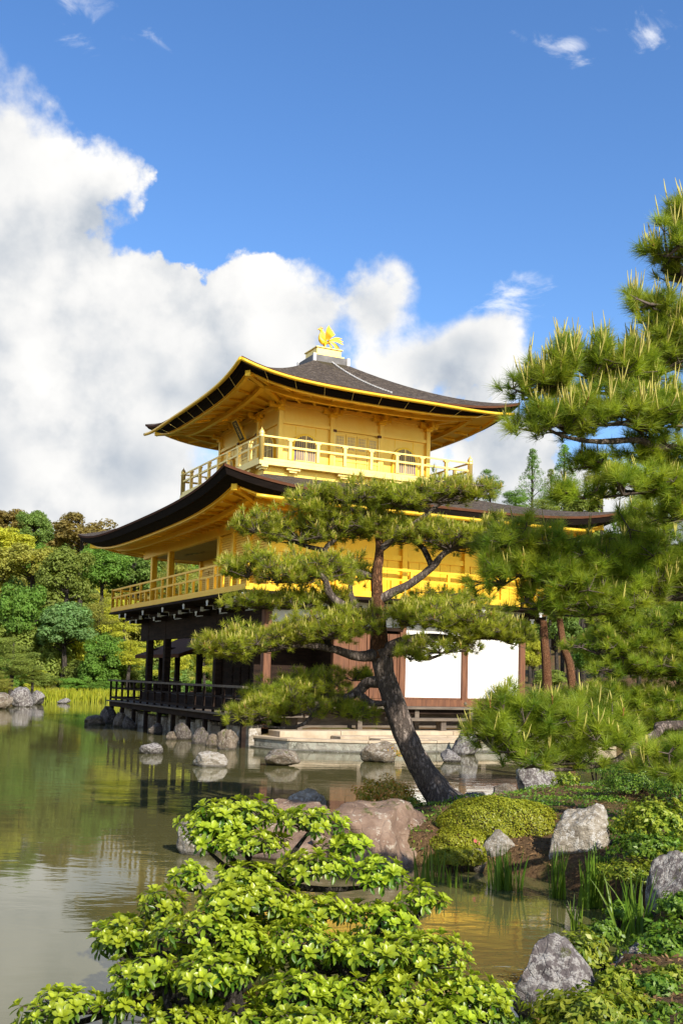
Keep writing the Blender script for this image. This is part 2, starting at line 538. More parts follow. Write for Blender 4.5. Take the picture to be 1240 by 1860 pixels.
def leaf_mat(name, c_dark, c_light, trans=0.35, rough=0.5, spec=0.35, objcol=False, tcol=1.35):
    """per-leaf colour between two tones by the 'tint' attribute"""
    m, t, out = new_mat(name)
    at_ = t.n('ShaderNodeAttribute', attribute_name='tint')
    c = t.mix(at_.outputs['Fac'], (*c_dark, 1), (*c_light, 1))
    if objcol:
        oi = t.n('ShaderNodeObjectInfo')
        nd = t.n('ShaderNodeMix', data_type='RGBA', blend_type='MULTIPLY')
        t.set(nd, 0, 1.0)
        t.set(nd, 6, c)
        t.set(nd, 7, oi.outputs['Color'])
        c = nd.outputs[2]
    pos = t.n('ShaderNodeNewGeometry').outputs['Position']
    vn = t.noise(pos, 2.3, 3, 0.6)
    hs_ = t.n('ShaderNodeHueSaturation', {'Hue': t.m('ADD', 0.475, t.m('MULTIPLY', vn.outputs[0], 0.05)), 'Saturation': 1.0, 'Value': t.m('ADD', 0.62, t.m('MULTIPLY', vn.outputs[0], 0.78)), 'Color': c})
    c = hs_.outputs[0]
    b = pbsdf(t, Base_Color=c, Roughness=rough, Specular_IOR_Level=spec)
    tcn = t.n('ShaderNodeMix', data_type='RGBA', blend_type='MULTIPLY')
    t.set(tcn, 0, 1.0)
    t.set(tcn, 6, c)
    t.set(tcn, 7, (tcol * 1.1, tcol, tcol * 0.6, 1))
    tr = t.n('ShaderNodeBsdfTranslucent', {'Color': tcn.outputs[2]})
    mx = t.n('ShaderNodeMixShader', {0: trans, 1: b.outputs[0], 2: tr.outputs[0]})
    t.set(out, 0, mx.outputs[0])
    return m


M['needle'] = leaf_mat('garden_pine_needles', (0.10, 0.165, 0.014), (0.58, 0.60, 0.055), 0.50)
M['needle_deep'] = leaf_mat('deep_green_pine_needles', (0.065, 0.155, 0.014), (0.48, 0.55, 0.05), 0.48)
M['candle'] = leaf_mat('pale_pine_candles', (0.42, 0.36, 0.08), (0.58, 0.54, 0.15), 0.25, 0.6)
M['cone'] = leaf_mat('orange_pollen_cones', (0.26, 0.10, 0.035), (0.38, 0.18, 0.06), 0.1, 0.7)
M['foliage'] = leaf_mat('broad_leaves', (1.0, 1.08, 0.85), (2.2, 2.25, 1.9), 0.45, 0.6, 0.2, objcol=True)
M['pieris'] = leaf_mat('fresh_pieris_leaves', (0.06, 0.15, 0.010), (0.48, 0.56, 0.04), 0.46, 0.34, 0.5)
M['azalea'] = leaf_mat('clipped_azalea_leaves', (0.12, 0.16, 0.010), (0.40, 0.41, 0.03), 0.38, 0.45, 0.4)
M['green_shrub'] = leaf_mat('green_shrub_leaves', (0.04, 0.12, 0.012), (0.22, 0.34, 0.03), 0.35, 0.45, 0.4)
M['yellow_shrub'] = leaf_mat('yellow_green_shrub_leaves', (0.11, 0.19, 0.012), (0.40, 0.43, 0.045), 0.4, 0.45, 0.4)
M['red_shrub'] = leaf_mat('red_tipped_shrub_leaves', (0.30, 0.34, 0.03), (0.58, 0.24, 0.05), 0.42, 0.45, 0.4)
M['iris'] = leaf_mat('iris_blades', (0.045, 0.13, 0.012), (0.20, 0.30, 0.03), 0.4, 0.4, 0.4)
M['reed'] = leaf_mat('bright_reeds', (0.30, 0.36, 0.02), (0.50, 0.50, 0.04), 0.4, 0.5, 0.3)


def ground_mat():
    m, t, out = new_mat('garden_soil')
    co = t.n('ShaderNodeTexCoord').outputs['Object']
    a = t.noise(co, 0.35, 6, 0.6)
    b_ = t.noise(co, 2.3, 8, 0.7)
    c_ = t.noise(co, 30.0, 6, 0.75)
    soil = t.ramp(c_.outputs[0], [(0.3, (0.045, 0.026, 0.013)), (0.5, (0.13, 0.075, 0.035)), (0.72, (0.25, 0.155, 0.075))])
    moss = t.ramp(c_.outputs[0], [(0.3, (0.03, 0.042, 0.008)), (0.7, (0.12, 0.12, 0.022))])
    f = t.smooth(t.m('ADD', t.m('MULTIPLY', a.outputs[0], 0.5), t.m('MULTIPLY', b_.outputs[0], 0.5)), 0.47, 0.58)
    c = t.mix(f, soil, moss)
    b = pbsdf(t, Base_Color=c, Roughness=0.95, Specular_IOR_Level=0.15, Normal=bump(t, t.m('ADD', c_.outputs[0], b_.outputs[0]), 0.8, 0.04))
    t.set(out, 0, b.outputs[0])
    return m


def water_mat():
    m, t, out = new_mat('pond_water')
    co = t.n('ShaderNodeTexCoord').outputs['Object']
    mp = t.n('ShaderNodeMapping', {'Vector': co, 'Scale': (0.75, 1.6, 1)}).outputs[0]
    a = t.noise(mp, 1.6, 3, 0.55, 0.6)
    b_ = t.noise(mp, 7.0, 3, 0.5)
    calm = t.smooth(t.noise(co, 0.16, 3, 0.5).outputs[0], 0.36, 0.62)
    h = t.m('MULTIPLY', t.m('ADD', a.outputs[0], t.m('MULTIPLY', b_.outputs[0], 0.22)), t.m('ADD', 0.22, t.m('MULTIPLY', calm, 0.78)))
    s = t.noise(co, 0.5, 4, 0.6)
    c = t.mix(s.outputs[0], (0.088, 0.083, 0.027, 1), (0.118, 0.108, 0.040, 1))
    b = pbsdf(t, Base_Color=c, Roughness=0.03, IOR=1.45, Specular_IOR_Level=0.55, Normal=bump(t, h, 0.10, 0.05))
    t.set(out, 0, b.outputs[0])
    return m


M['ground'] = ground_mat()
M['water'] = water_mat()

# ------------------------------------------------------------------ ground and water
PC = Vector((-0.8295, 35.5874, 0.0))          # pavilion centre
PROT = -math.atan2(0.8944, 0.4472)            # pavilion local +x = east front (towards the camera's right)
CP, SP = math.cos(PROT), math.sin(PROT)


def l2w(x, y, z=0.0):
    return Vector((PC.x + CP * x - SP * y, PC.y + SP * x + CP * y, z))


def sdist(poly, X, Y):
    """signed distance to a polygon, positive inside (numpy)"""
    P = np.array(poly, dtype=float)
    d = np.full(X.shape, 1e9)
    inside = np.zeros(X.shape, dtype=bool)
    n = len(P)
    for i in range(n):
        a, b = P[i], P[(i + 1) % n]
        e = b - a
        t = np.clip(((X - a[0]) * e[0] + (Y - a[1]) * e[1]) / (e @ e), 0, 1)
        d = np.minimum(d, np.hypot(X - a[0] - t * e[0], Y - a[1] - t * e[1]))
        c = ((a[1] > Y) != (b[1] > Y))
        with np.errstate(divide='ignore', invalid='ignore'):
            xi = (b[0] - a[0]) * (Y - a[1]) / (b[1] - a[1]) + a[0]
        inside ^= c & (X < xi)
    return np.where(inside, d, -d)


NEAR_LAND = [(-0.35, 12.0), (0.2, 12.9), (1.1, 13.7), (2.1, 15.4), (3.4, 15.9), (5, 17), (8, 19), (12, 24), (16, 27), (60, 27), (60, -30), (-60, -30), (-60, 3.4),
             (-2.6, 4.3), (-0.6, 4.75), (0.5, 5.0), (1.02, 5.5), (1.5, 6.4), (2.02, 7.2), (2.42, 8.3), (2.5, 9.2), (2.05, 10.2), (1.5, 10.75), (0.9, 10.75), (0.2, 11.1)]
PAV_LAND = [tuple(l2w(x, y)[:2]) for x, y in [(-5.7, -4.7), (6.0, -4.9), (6.6, -4.4), (7.6, -3.6), (7.6, 4.5), (9.5, 7), (14, 10), (24, 13), (60, 10), (60, 60), (-20, 60), (-8, 14), (-5.7, 4)]]
FAR_LAND = [(-90, 36), (-34, 44), (-21, 49), (-17.2, 53.2), (-17.8, 60), (-19.5, 66), (-16, 72.5), (-9, 74), (-3, 68), (4, 60), (9, 53), (14, 50), (400, 60), (420, 900), (-420, 900), (-420, 36)]


def sstep(x, a, b):
    t = np.clip((x - a) / (b - a), 0, 1)
    return t * t * (3 - 2 * t)


def wob(X, Y, s, k):
    return np.sin(X * s + k) * np.cos(Y * s * 1.13 + 1.7 * k) + 0.5 * np.sin(X * s * 2.3 + Y * s * 1.9 + 2.1 * k)


def ground_h(X, Y):
    X, Y = np.asarray(X, dtype=float), np.asarray(Y, dtype=float)
    n = 0.10 * wob(X, Y, 1.9, 0.3)
    s1 = sdist(NEAR_LAND, X, Y) + n
    h1 = -0.7 + 0.95 * sstep(s1, -0.45, 0.25) + 0.22 * sstep(s1, 0.2, 1.4) + 0.30 * sstep(s1, 1.2, 5) + 0.04 * wob(X, Y, 2.7, 1.1)
    s2 = sdist(PAV_LAND, X, Y)
    h2 = -0.7 + 1.0 * sstep(s2, -0.3, 0.3) + 0.22 * sstep(s2, 0.3, 2.0) + 0.9 * sstep(s2, 9, 24)
    s3 = sdist(FAR_LAND, X, Y) + 6 * n
    h3 = -0.7 + 1.1 * sstep(s3, -1.0, 1.2) + 1.0 * sstep(s3, 2, 12) + 0.11 * np.clip(s3 - 9, 0, 60) + 0.14 * np.clip(s3 - 50, 0, 190) + 0.6 * sstep(s3, 5, 15) * wob(X, Y, 0.11, 0.7)
    return np.maximum(np.maximum(h1, h2), h3)


def gz(x, y):
    return float(ground_h(np.array([x]), np.array([y]))[0])


def axis(segs):
    out = []
    for a, b, st in segs:
        out.append(np.arange(a, b, st))
    out.append([segs[-1][1]])
    return np.concatenate(out)


gx = axis([(-420, -60, 20), (-60, -24, 3), (-24, -4, 0.8), (-4, 6, 0.14), (6, 30, 0.8), (30, 80, 3), (80, 420, 20)])
gy = axis([(-120, -10, 12), (-10, 3, 1.0), (3, 17, 0.14), (17, 80, 0.8), (80, 160, 3), (160, 900, 20)])
GX, GY = np.meshgrid(gx, gy, indexing='ij')
GH = ground_h(GX, GY)
nx, ny = GX.shape
idx = np.arange(nx * ny).reshape(nx, ny)
quads = np.stack([idx[:-1, :-1], idx[1:, :-1], idx[1:, 1:], idx[:-1, 1:]], -1).reshape(-1, 4)
gm = fast_mesh('ground', np.stack([GX, GY, GH], -1).reshape(-1, 3), quads, M['ground'], smooth=True)
tag(link('ground', gm), kind='structure')
wm = fast_mesh('pond_water', [(-150, -60, 0), (150, -60, 0), (150, 140, 0), (-150, 140, 0)], [(0, 1, 2, 3)], M['water'])
tag(link('pond_water', wm), kind='structure')

# ------------------------------------------------------------------ the golden pavilion (local x east, y north)
pav = empty('golden_pavilion', PC, PROT)
tag(pav, 'three-storey gold pavilion with dark curved bark roofs standing over the pond', 'pavilion')
HX, HY, BAY = 5.83, 4.24, 2.12
Z1S, Z1, Z2, Z3 = 0.83, 1.18, 4.15, 8.17


def part(name, mb, mat, parent=None, smooth=False, **k):
    return mb.build(name, M[mat] if isinstance(mat, str) else mat, parent or pav, smooth, **k)


def box(name, mat, x0, x1, y0, y1, z0, z1, parent=None, bev=0.0):
    o = part(name, MB().box(x0, x1, y0, y1, z0, z1), mat, parent)
    if bev:
        bevel(o, bev)
    return o


class Roof:
    """hipped roof with upswept corners: eave rectangle (ex, ey) -> inner rectangle (ix, iy)"""
    def __init__(s, ex, ey, ix, iy, z_mid, lift, z_top, power):
        s.ex, s.ey, s.ix, s.iy, s.zm, s.lift, s.zt, s.pw = ex, ey, ix, iy, z_mid, lift, z_top, power

    def edge(s, side, t, k, inset=0.0):
        """point on the ring at slope fraction k (0 eave .. 1 top); t in -1..1 along the side"""
        hx = (s.ex - inset) * (1 - k) + s.ix * k
        hy = (s.ey - inset) * (1 - k) + s.iy * k
        return {'e': (hx, t * hy), 'n': (-t * hx, hy), 'w': (-hx, -t * hy), 's': (t * hx, -hy)}[side]

    def rise(s, t):
        return s.lift * (0.25 * t * t + 0.75 * abs(t) ** 4.5)

    def z(s, t, k):
        return s.zm + (s.zt - s.zm) * k ** s.pw + s.rise(t) * (1 - k) ** 2.2


def roof_build(rf, name, thick, soff_in, soff_z, soff_wall, beam_r):
    NTT, NK = 48, 14
    ts = np.linspace(-1, 1, NTT + 1)
    V, Fq = [], []
    for side in 'enws':
        o = len(V)
        for i, t in enumerate(ts):
            for j in range(NK + 1):
                k = j / NK
                x, y = rf.edge(side, t, k)
                V.append((x, y, rf.z(t, k)))
        for i in range(NTT):
            for j in range(NK):
                a = o + i * (NK + 1) + j
                Fq.append((a, a + NK + 1, a + NK + 2, a + 1))
    top = link(name, fast_mesh(name, V, Fq, M['shingles'], True), pav)
    # rim (brown), black layered band, gold soffit: rings lofted below the eave
    rings = [('roof_rim', 'rim', (0.0, 0.0), (0.0, 0.07)), ('eave_band', 'fascia', (0.02, 0.07), (0.10, thick * 0.62)), ('eave_band', 'fascia', (0.16, thick * 0.62), (soff_in, thick))]
    for nm, mt, (in0, dz0), (in1, dz1) in rings:
        V, Fq = [], []
        for side in 'enws':
            o = len(V)
            for t in ts:
                x, y = rf.edge(side, t, 0, in0)
                V.append((x, y, rf.z(t, 0) - dz0))
                x, y = rf.edge(side, t, 0, in1)
                V.append((x, y, rf.z(t, 0) - dz1))
            for i in range(NTT):
                a = o + i * 2
                Fq.append((a, a + 1, a + 3, a + 2))
        link(nm, fast_mesh(nm, V, Fq, M[mt], True), top)
    V, Fq = [], []                      # horizontal underside steps between the bands
    for in0, in1, dz in ((0.0, 0.025, 0.07), (0.10, 0.165, thick * 0.62)):
        for side in 'enws':
            o = len(V)
            for t in ts:
                for q in (in0, in1):
                    x, y = rf.edge(side, t, 0, q)
                    V.append((x, y, rf.z(t, 0) - dz))
            for i in range(NTT):
                a = o + i * 2
                Fq.append((a, a + 1, a + 3, a + 2))
    link('eave_band', fast_mesh('eave_band', V, Fq, M['fascia'], True), top)
    # soffit: outer edge follows the eave, inner edge sits level on the wall
    wx, wy = soff_wall
    V, Fq = [], []
    NS = 8
    for side in 'enws':
        o = len(V)
        for t in ts:
            x0, y0 = rf.edge(side, t, 0, soff_in)
            x1, y1 = {'e': (wx, t * wy), 'n': (-t * wx, wy), 'w': (-wx, -t * wy), 's': (t * wx, -wy)}[side]
            z0 = rf.z(t, 0) - thick
            for j in range(NS + 1):
                k = j / NS
                V.append((x0 + (x1 - x0) * k, y0 + (y1 - y0) * k, z0 + (soff_z - z0) * k + 0.06 * math.sin(math.pi * k)))
        for i in range(NTT):
            for j in range(NS):
                a = o + i * (NS + 1) + j
                Fq.append((a, a + 1, a + NS + 2, a + NS + 1))
    link('soffit', fast_mesh('soffit', V, Fq, M['gold'], True), top)

    def under(side, t, k, dz=0.0):
        x0, y0 = rf.edge(side, t, 0, soff_in)
        x1, y1 = {'e': (wx, t * wy), 'n': (-t * wx, wy), 'w': (-wx, -t * wy), 's': (t * wx, -wy)}[side]
        z0 = rf.z(t, 0) - thick
        return Vector((x0 + (x1 - x0) * k, y0 + (y1 - y0) * k, z0 + (soff_z - z0) * k + 0.06 * math.sin(math.pi * k) + dz))
    return top, under


# upper roof
rf3 = Roof(4.78, 4.78, 0.52, 0.52, 10.40, 0.42, 12.52, 1.32)
roof3, under3 = roof_build(rf3, 'upper_roof', 0.29, 0.30, 10.36, (2.65, 2.65), 0)
# lower roof
rf2 = Roof(7.92, 6.33, 3.35, 3.35, 6.58, 0.46, 7.86, 1.12)
roof2, under2 = roof_build(rf2, 'lower_roof', 0.40, 0.42, 6.34, (5.83, 4.24), 0)


def rafters(rf, under, top, count_x, count_y, hx, hy):
    for side in 'esnw':
        n = count_y if side in 'ew' else count_x
        for i in range(n):
            t = -0.94 + 1.88 * i / (n - 1)
            mb = MB()
            pts = [under(side, t, k, -0.035) for k in (0.10, 0.4, 0.7, 0.99)]
            for a, b in zip(pts[:-1], pts[1:]):
                mb.bar(a, b, 0.075, 0.07)
            part('rafter', mb, 'gold', top)
            d = (pts[0] - pts[1]).normalized()
            part('rafter_cap', MB().bar(pts[0], pts[0] + d * 0.03, 0.095, 0.09), 'gold_pale', top)
        # purlin under the rafters and the outer eave board
        for k, dz, wd, ht, nm in ((0.45, -0.12, 0.13, 0.12, 'purlin'), (0.06, -0.02, 0.10, 0.09, 'eave_board')):
            mb = MB()
            tt = np.linspace(-0.985, 0.985, 25)
            for a, b in zip(tt[:-1], tt[1:]):
                mb.bar(under(side, a, k, dz), under(side, b, k, dz), wd, ht)
            part(nm, mb, 'gold', top)
    for sx_, sy_ in ((1, -1), (1, 1), (-1, 1), (-1, -1)):            # hip rafters with their caps
        side, t = {(1, -1): ('e', -1), (1, 1): ('e', 1), (-1, 1): ('w', -1), (-1, -1): ('w', 1)}[(sx_, sy_)]
        mb = MB()
        pts = [under(side, t, k, -0.08) for k in (0.02, 0.35, 0.7, 1.0)]
        for a, b in zip(pts[:-1], pts[1:]):
            mb.bar(a, b, 0.14, 0.16)
        part('hip_rafter', mb, 'gold', top)
        d = (pts[0] - pts[1]).normalized()
        part('hip_rafter_cap', MB().bar(pts[0], pts[0] + d * 0.04, 0.155, 0.175), 'gold', top)


rafters(rf3, under3, roof3, 11, 11, 2.65, 2.65)
rafters(rf2, under2, roof2, 21, 17, HX, HY)


def gutter(rf, top, side, t0, t1, drop, hang, stop=40):
    """gold gutter pipe under an eave with thin hangers; drop(t) lowers it from the rim"""
    tt = np.linspace(t0, t1, stop)
    pts = []
    for t in tt:
        x, y = rf.edge(side, t, 0, -0.06)
        pts.append(Vector((x, y, rf.z(t, 0) - drop(t))))
    go_ = part('gutter', MB().tube(pts, 0.055, 8), 'gold', top, True)
    for i in range(3, stop - 1, hang):
        x, y = rf.edge(side, tt[i], 0, 0.30)
        part('gutter_hanger', MB().tube([pts[i], Vector((x, y, rf.z(tt[i], 0) - 0.36))], 0.008, 4), 'gold_pale', go_)


gutter(rf3, roof3, 'e', -1.0, 0.93, lambda t: 0.10 + 0.62 * max(0, t - 0.15) ** 2.0 * 0.62, 4)
gutter(rf3, roof3, 's', -0.95, 1.0, lambda t: 0.10 + 0.62 * max(0, -t - 0.15) ** 2.0 * 0.62, 4)
gutter(rf2, roof2, 'e', -0.86, 0.80, lambda t: 0.30 + rf2.rise(t) * 0.85, 5)

# ridge box, phoenix and chain on the upper roof
mb = MB().box(-0.66, 0.66, -0.66, 0.66, 12.40, 12.66)
bevel(part('ridge_box', mb, 'copper', roof3), 0.02)
for cx_, cy_ in ((0.63, -0.63), (0.63, 0.63), (-0.63, 0.63), (-0.63, -0.63)):
    part('ridge_corner_clasp', MB().box(cx_ - 0.05, cx_ + 0.05, cy_ - 0.05, cy_ + 0.05, 12.42, 12.68), 'chain', roof3)
bevel(box('pedestal_step', 'gold_pale', -0.54, 0.54, -0.54, 0.54, 12.66, 12.74, roof3), 0.01)
bevel(box('pedestal', 'gold_pale', -0.46, 0.46, -0.46, 0.46, 12.74, 12.96, roof3), 0.01)
bevel(box('pedestal_cap', 'gold_pale', -0.50, 0.50, -0.50, 0.50, 12.96, 13.0, roof3), 0.008)


def phoenix():
    """bird facing local -y (south): body, neck, head, legs as one lathe-like skin, feathers as parts"""
    body = MB()
    # body and neck as a swept tube; local: y forward is negative
    pth = spline([(0, 0.20, 13.36), (0, 0.10, 13.33), (0, -0.02, 13.33), (0, -0.12, 13.40), (0, -0.15, 13.52), (0, -0.11, 13.64), (0, -0.13, 13.74), (0, -0.20, 13.76), (0, -0.26, 13.72)], 4)
    rad = spline([(0.015,), (0.07,), (0.10,), (0.085,), (0.05,), (0.038,), (0.046,), (0.026,), (0.004,)], 4)
    body.tube(pth, [float(r[0]) for r in rad], 12)
    for s in (-0.06, 0.06):
        body.tube([(s, 0.04, 13.28), (s, 0.02, 13.14), (s, 0.0, 13.0)], [0.03, 0.017, 0.014], 8)
        for a in (-0.5, 0, 0.5):
            body.tube([(s, 0.0, 13.012), (s + 0.06 * math.sin(a), -0.08 * math.cos(a), 13.008)], [0.016, 0.008], 6)
    for k in range(4):      # comb
        body.tube([(0, -0.15 + 0.025 * k, 13.78), (0, -0.14 + 0.04 * k, 13.88 - 0.015 * k)], [0.014, 0.004], 5)
    b = part('phoenix', body, 'gold', roof3, True)
    def feather(p, q, w0, thick=0.012, bend=(0, 0, 0)):
        p, q, bend = Vector(p), Vector(q), Vector(bend)
        pts = spline([p, (p + q) / 2 + bend, q], 5)
        n = len(pts)
        m = MB()
        vs, fs = [], []
        d = (q - p).normalized()
        side = d.cross(Vector((1, 0, 0))).normalized()
        for i, c in enumerate(pts):
            k = i / (n - 1)
            wv_ = w0 * (0.55 + 0.9 * k) * (1 - k ** 5) + 0.004
            c = Vector(c)
            for sgn in (1, -1):
                vs.append(c + side * wv_ * sgn + Vector((thick, 0, 0)))
            for sgn in (-1, 1):
                vs.append(c + side * wv_ * sgn - Vector((thick, 0, 0)))
        for i in range(n - 1):
            for e in range(4):
                e2 = (e + 1) % 4
                fs.append((i * 4 + e, i * 4 + e2, i * 4 + 4 + e2, i * 4 + 4 + e))
        fs += [(3, 2, 1, 0), tuple((n - 1) * 4 + e for e in range(4))]
        m.add(vs, fs)
        part('feather', m, 'gold', roof3)
    # raised wings
    for s in (-1, 1):
        for k in range(6):
            a = k / 5
            feather((s * 0.12, 0.02 + 0.10 * a, 13.40), (s * (0.26 - 0.02 * a), 0.06 + 0.24 * a, 13.86 - 0.26 * a), 0.035, 0.008, (s * 0.04, -0.04, 0))
    # sweeping tail
    for k in range(8):
        a = k / 7
        ang = R(22 - 88 * a)
        L = 0.62 - 0.22 * a
        x = 0.05 * ((k % 3) - 1)
        feather((x, 0.14, 13.38), (x * 1.6, 0.16 + L * math.cos(ang), 13.42 + L * math.sin(ang) - 0.06), 0.026, 0.008, (0, 0.02, 0.07))
    return b


phoenix()
mb = MB()
chain_pts = []
for i in range(60):
    k = 1 - i / 59 * 0.70
    t = 0.03 + 0.27 * (1 - k)
    x, y = rf3.edge('e', t, k)
    chain_pts.append(Vector((x, y, rf3.z(t, k) + 0.035)))
for i, p in enumerate(chain_pts[:-1]):
    q = chain_pts[i + 1]
    m_ = (p + q) / 2
    if i % 2:
        mb.bar(p - (q - p) * 0.15, q + (q - p) * 0.15, 0.05, 0.018)
    else:
        mb.bar(p - (q - p) * 0.15, q + (q - p) * 0.15, 0.018, 0.05)
part('chain', mb, 'chain', roof3)

# ---- third storey
W3, B3 = 2.65, 3.645
box('wall', 'gold_wall', -W3 + 0.05, W3 - 0.05, -W3 + 0.05, W3 - 0.05, Z3, 10.38)
bevel(box('floor_slab', 'gold_pale', -B3 - 0.08, B3 + 0.08, -B3 - 0.08, B3 + 0.08, Z3 - 0.13, Z3), 0.01)
box('skirt_wall', 'gold_wall', -B3 + 0.16, B3 - 0.16, -B3 + 0.16, B3 - 0.16, 7.35, Z3 - 0.13)
for side in range(4):
    rz = side * math.pi / 2           # 0 = east side built in local frame with x outward
    holder = empty('storey_side')
    holder.parent = pav
    holder.rotation_euler = (0, 0, rz)
    holder.name = 'upper_storey_side'
    # columns
    for y in (-0.88, 0.88, W3 - 0.02):
        o = box('column', 'gold_wall', W3 - 0.09, W3 + 0.06, y - 0.075, y + 0.075, Z3, 10.2, holder)
        bevel(o, 0.012)
        # bracket complex on the column head
        mb = MB()
        mb.box(W3 - 0.10, W3 + 0.12, y - 0.12, y + 0.12, 10.0, 10.10)
        mb.box(W3 - 0.08, W3 + 0.36, y - 0.05, y + 0.05, 10.10, 10.18)
        mb.box(W3 - 0.02, W3 + 0.10, y - 0.32, y + 0.32, 10.10, 10.18)
        for yy in (-0.27, 0, 0.27):
            mb.box(W3 - 0.04, W3 + 0.13, y + yy - 0.06, y + yy + 0.06, 10.18, 10.26)
        mb.box(W3 + 0.22, W3 + 0.37, y - 0.065, y + 0.065, 10.18, 10.26)
        part('column_bracket', mb, 'gold', holder)
    for z0, z1, d in ((Z3, Z3 + 0.10, 0.035), (9.62, 9.72, 0.03), (10.18, 10.30, 0.05)):
        box('tie_beam', 'gold_wall', W3 - 0.06, W3 + d, -W3, W3, z0, z1, holder)
    # lines of the board wall
    for y in (-2.1, -1.42, 1.42, 2.1):
        box('wall_seam', 'gold', W3 - 0.06, W3 - 0.042, y - 0.012, y + 0.012, 9.33, 9.62, holder)
    # bell-shaped windows
    for yc in (-1.77, 1.77):
        def arch(s, n=16):
            hw, z0, zs, zt = 0.39 * s, 8.40, 8.86, 9.31 + 0.39 * (s - 1)
            pts = [(yc - hw * 1.05, z0), (yc + hw * 1.05, z0)]
            for i in range(n + 1):
                a = math.pi * i / n
                pts.append((yc + hw * math.cos(a) * (1.0 - 0.0 * math.sin(a)), zs + (zt - zs) * math.sin(a) ** 0.8))
            return pts
        fr = part('window_frame', MB().prism(arch(1.18), 'x', W3 - 0.06, W3 + 0.02), 'gold', holder)
        part('window_pane', MB().prism(arch(1.0), 'x', W3 - 0.05, W3 + 0.024), 'lattice_dark', holder)
        for i in range(9):
            yy = yc - 0.30 + 0.075 * i
            a = max(0.0, 1 - ((yy - yc) / 0.39) ** 2)
            zt = 8.86 + 0.45 * (math.sqrt(a)) ** 0.8
            w_ = 0.012 if i != 4 else 0.05
            box('window_bar', 'gold_pale', W3 + 0.02, W3 + 0.04, yy - w_ / 2, yy + w_ / 2, 8.40, zt, holder)
        for zz in (8.50, 8.90):
            box('window_bar', 'gold_pale', W3 + 0.022, W3 + 0.045, yc - 0.36, yc + 0.36, zz, zz + 0.018, holder)
        box('window_sill', 'gold_pale', W3 - 0.05, W3 + 0.06, yc - 0.48, yc + 0.48, 8.34, 8.40, holder)
    # double door with lattice tops
    for yc in (-0.585, -0.195, 0.195, 0.585):
        d = box('door_leaf', 'gold_wall', W3 - 0.05, W3 + 0.0, yc - 0.185, yc + 0.185, Z3 + 0.10, 9.55, holder)
        box('door_pane', 'door_paper', W3 - 0.01, W3 + 0.004, yc - 0.135, yc + 0.135, 9.06, 9.46, holder)
        for q in range(5):
            yy = yc - 0.11 + 0.055 * q
            box('door_bar', 'gold_pale', W3, W3 + 0.015, yy - 0.009, yy + 0.009, 9.06, 9.46, holder)
        for zz in (9.17, 9.28, 9.38):
            box('door_bar', 'gold_pale', W3 + 0.002, W3 + 0.017, yc - 0.135, yc + 0.135, zz, zz + 0.018, holder)
        for zz in (8.30, 8.66, 8.98, 9.49):
            box('door_rail', 'gold_wall', W3 - 0.01, W3 + 0.02, yc - 0.19, yc + 0.19, zz, zz + 0.05, holder)
    for yc in (-0.80, 0.80):
        box('door_post', 'gold_pale', W3 - 0.05, W3 + 0.05, yc - 0.03, yc + 0.03, Z3, 9.62, holder)
        box('door_hinge', 'brown_wood', W3 + 0.02, W3 + 0.07, yc - 0.02 * 3, yc + 0.02 * 3, 9.56, 9.64, holder)
    # railing
    rl = part('railing', MB().bar((B3, -B3, 8.91), (B3, B3, 8.91), 0.045, 0.045), 'gold_pale', holder)
    box('rail', 'gold_pale', B3 - 0.035, B3 + 0.035, -B3, B3, 8.62, 8.68, holder)
    box('rail', 'gold_pale', B3 - 0.055, B3 + 0.055, -B3, B3, Z3 + 0.002, Z3 + 0.085, holder)
    for i in range(1, 8):
        y = -B3 + 2 * B3 * i / 8
        mb = MB().box(B3 - 0.05, B3 + 0.05, y - 0.045, y + 0.045, Z3 + 0.11, 8.84)
        mb.box(B3 - 0.06, B3 + 0.06, y - 0.09, y + 0.09, 8.84, 8.885)
        part('railing_post', mb, 'gold_pale', holder)
    part('corner_post', MB().lathe([(0.08, Z3), (0.08, 8.86), (0.095, 8.87), (0.095, 8.90), (0.07, 8.92), (0.085, 8.95), (0.088, 9.0), (0.06, 9.06), (0.015, 9.12), (0.004, 9.17)], (B3, B3, 0)), 'gold_pale', holder, True)
    # small brackets under the slab
    for y in (-2.6, -0.9, 0.9, 2.6, 3.55):
        mb = MB().box(B3 - 0.18, B3 + 0.02, y - 0.22, y + 0.22, Z3 - 0.20, Z3 - 0.132)
        mb.box(B3 - 0.18, B3 - 0.02, y - 0.12, y + 0.12, Z3 - 0.26, Z3 - 0.20)
        part('slab_bracket', mb, 'gold_pale', holder)

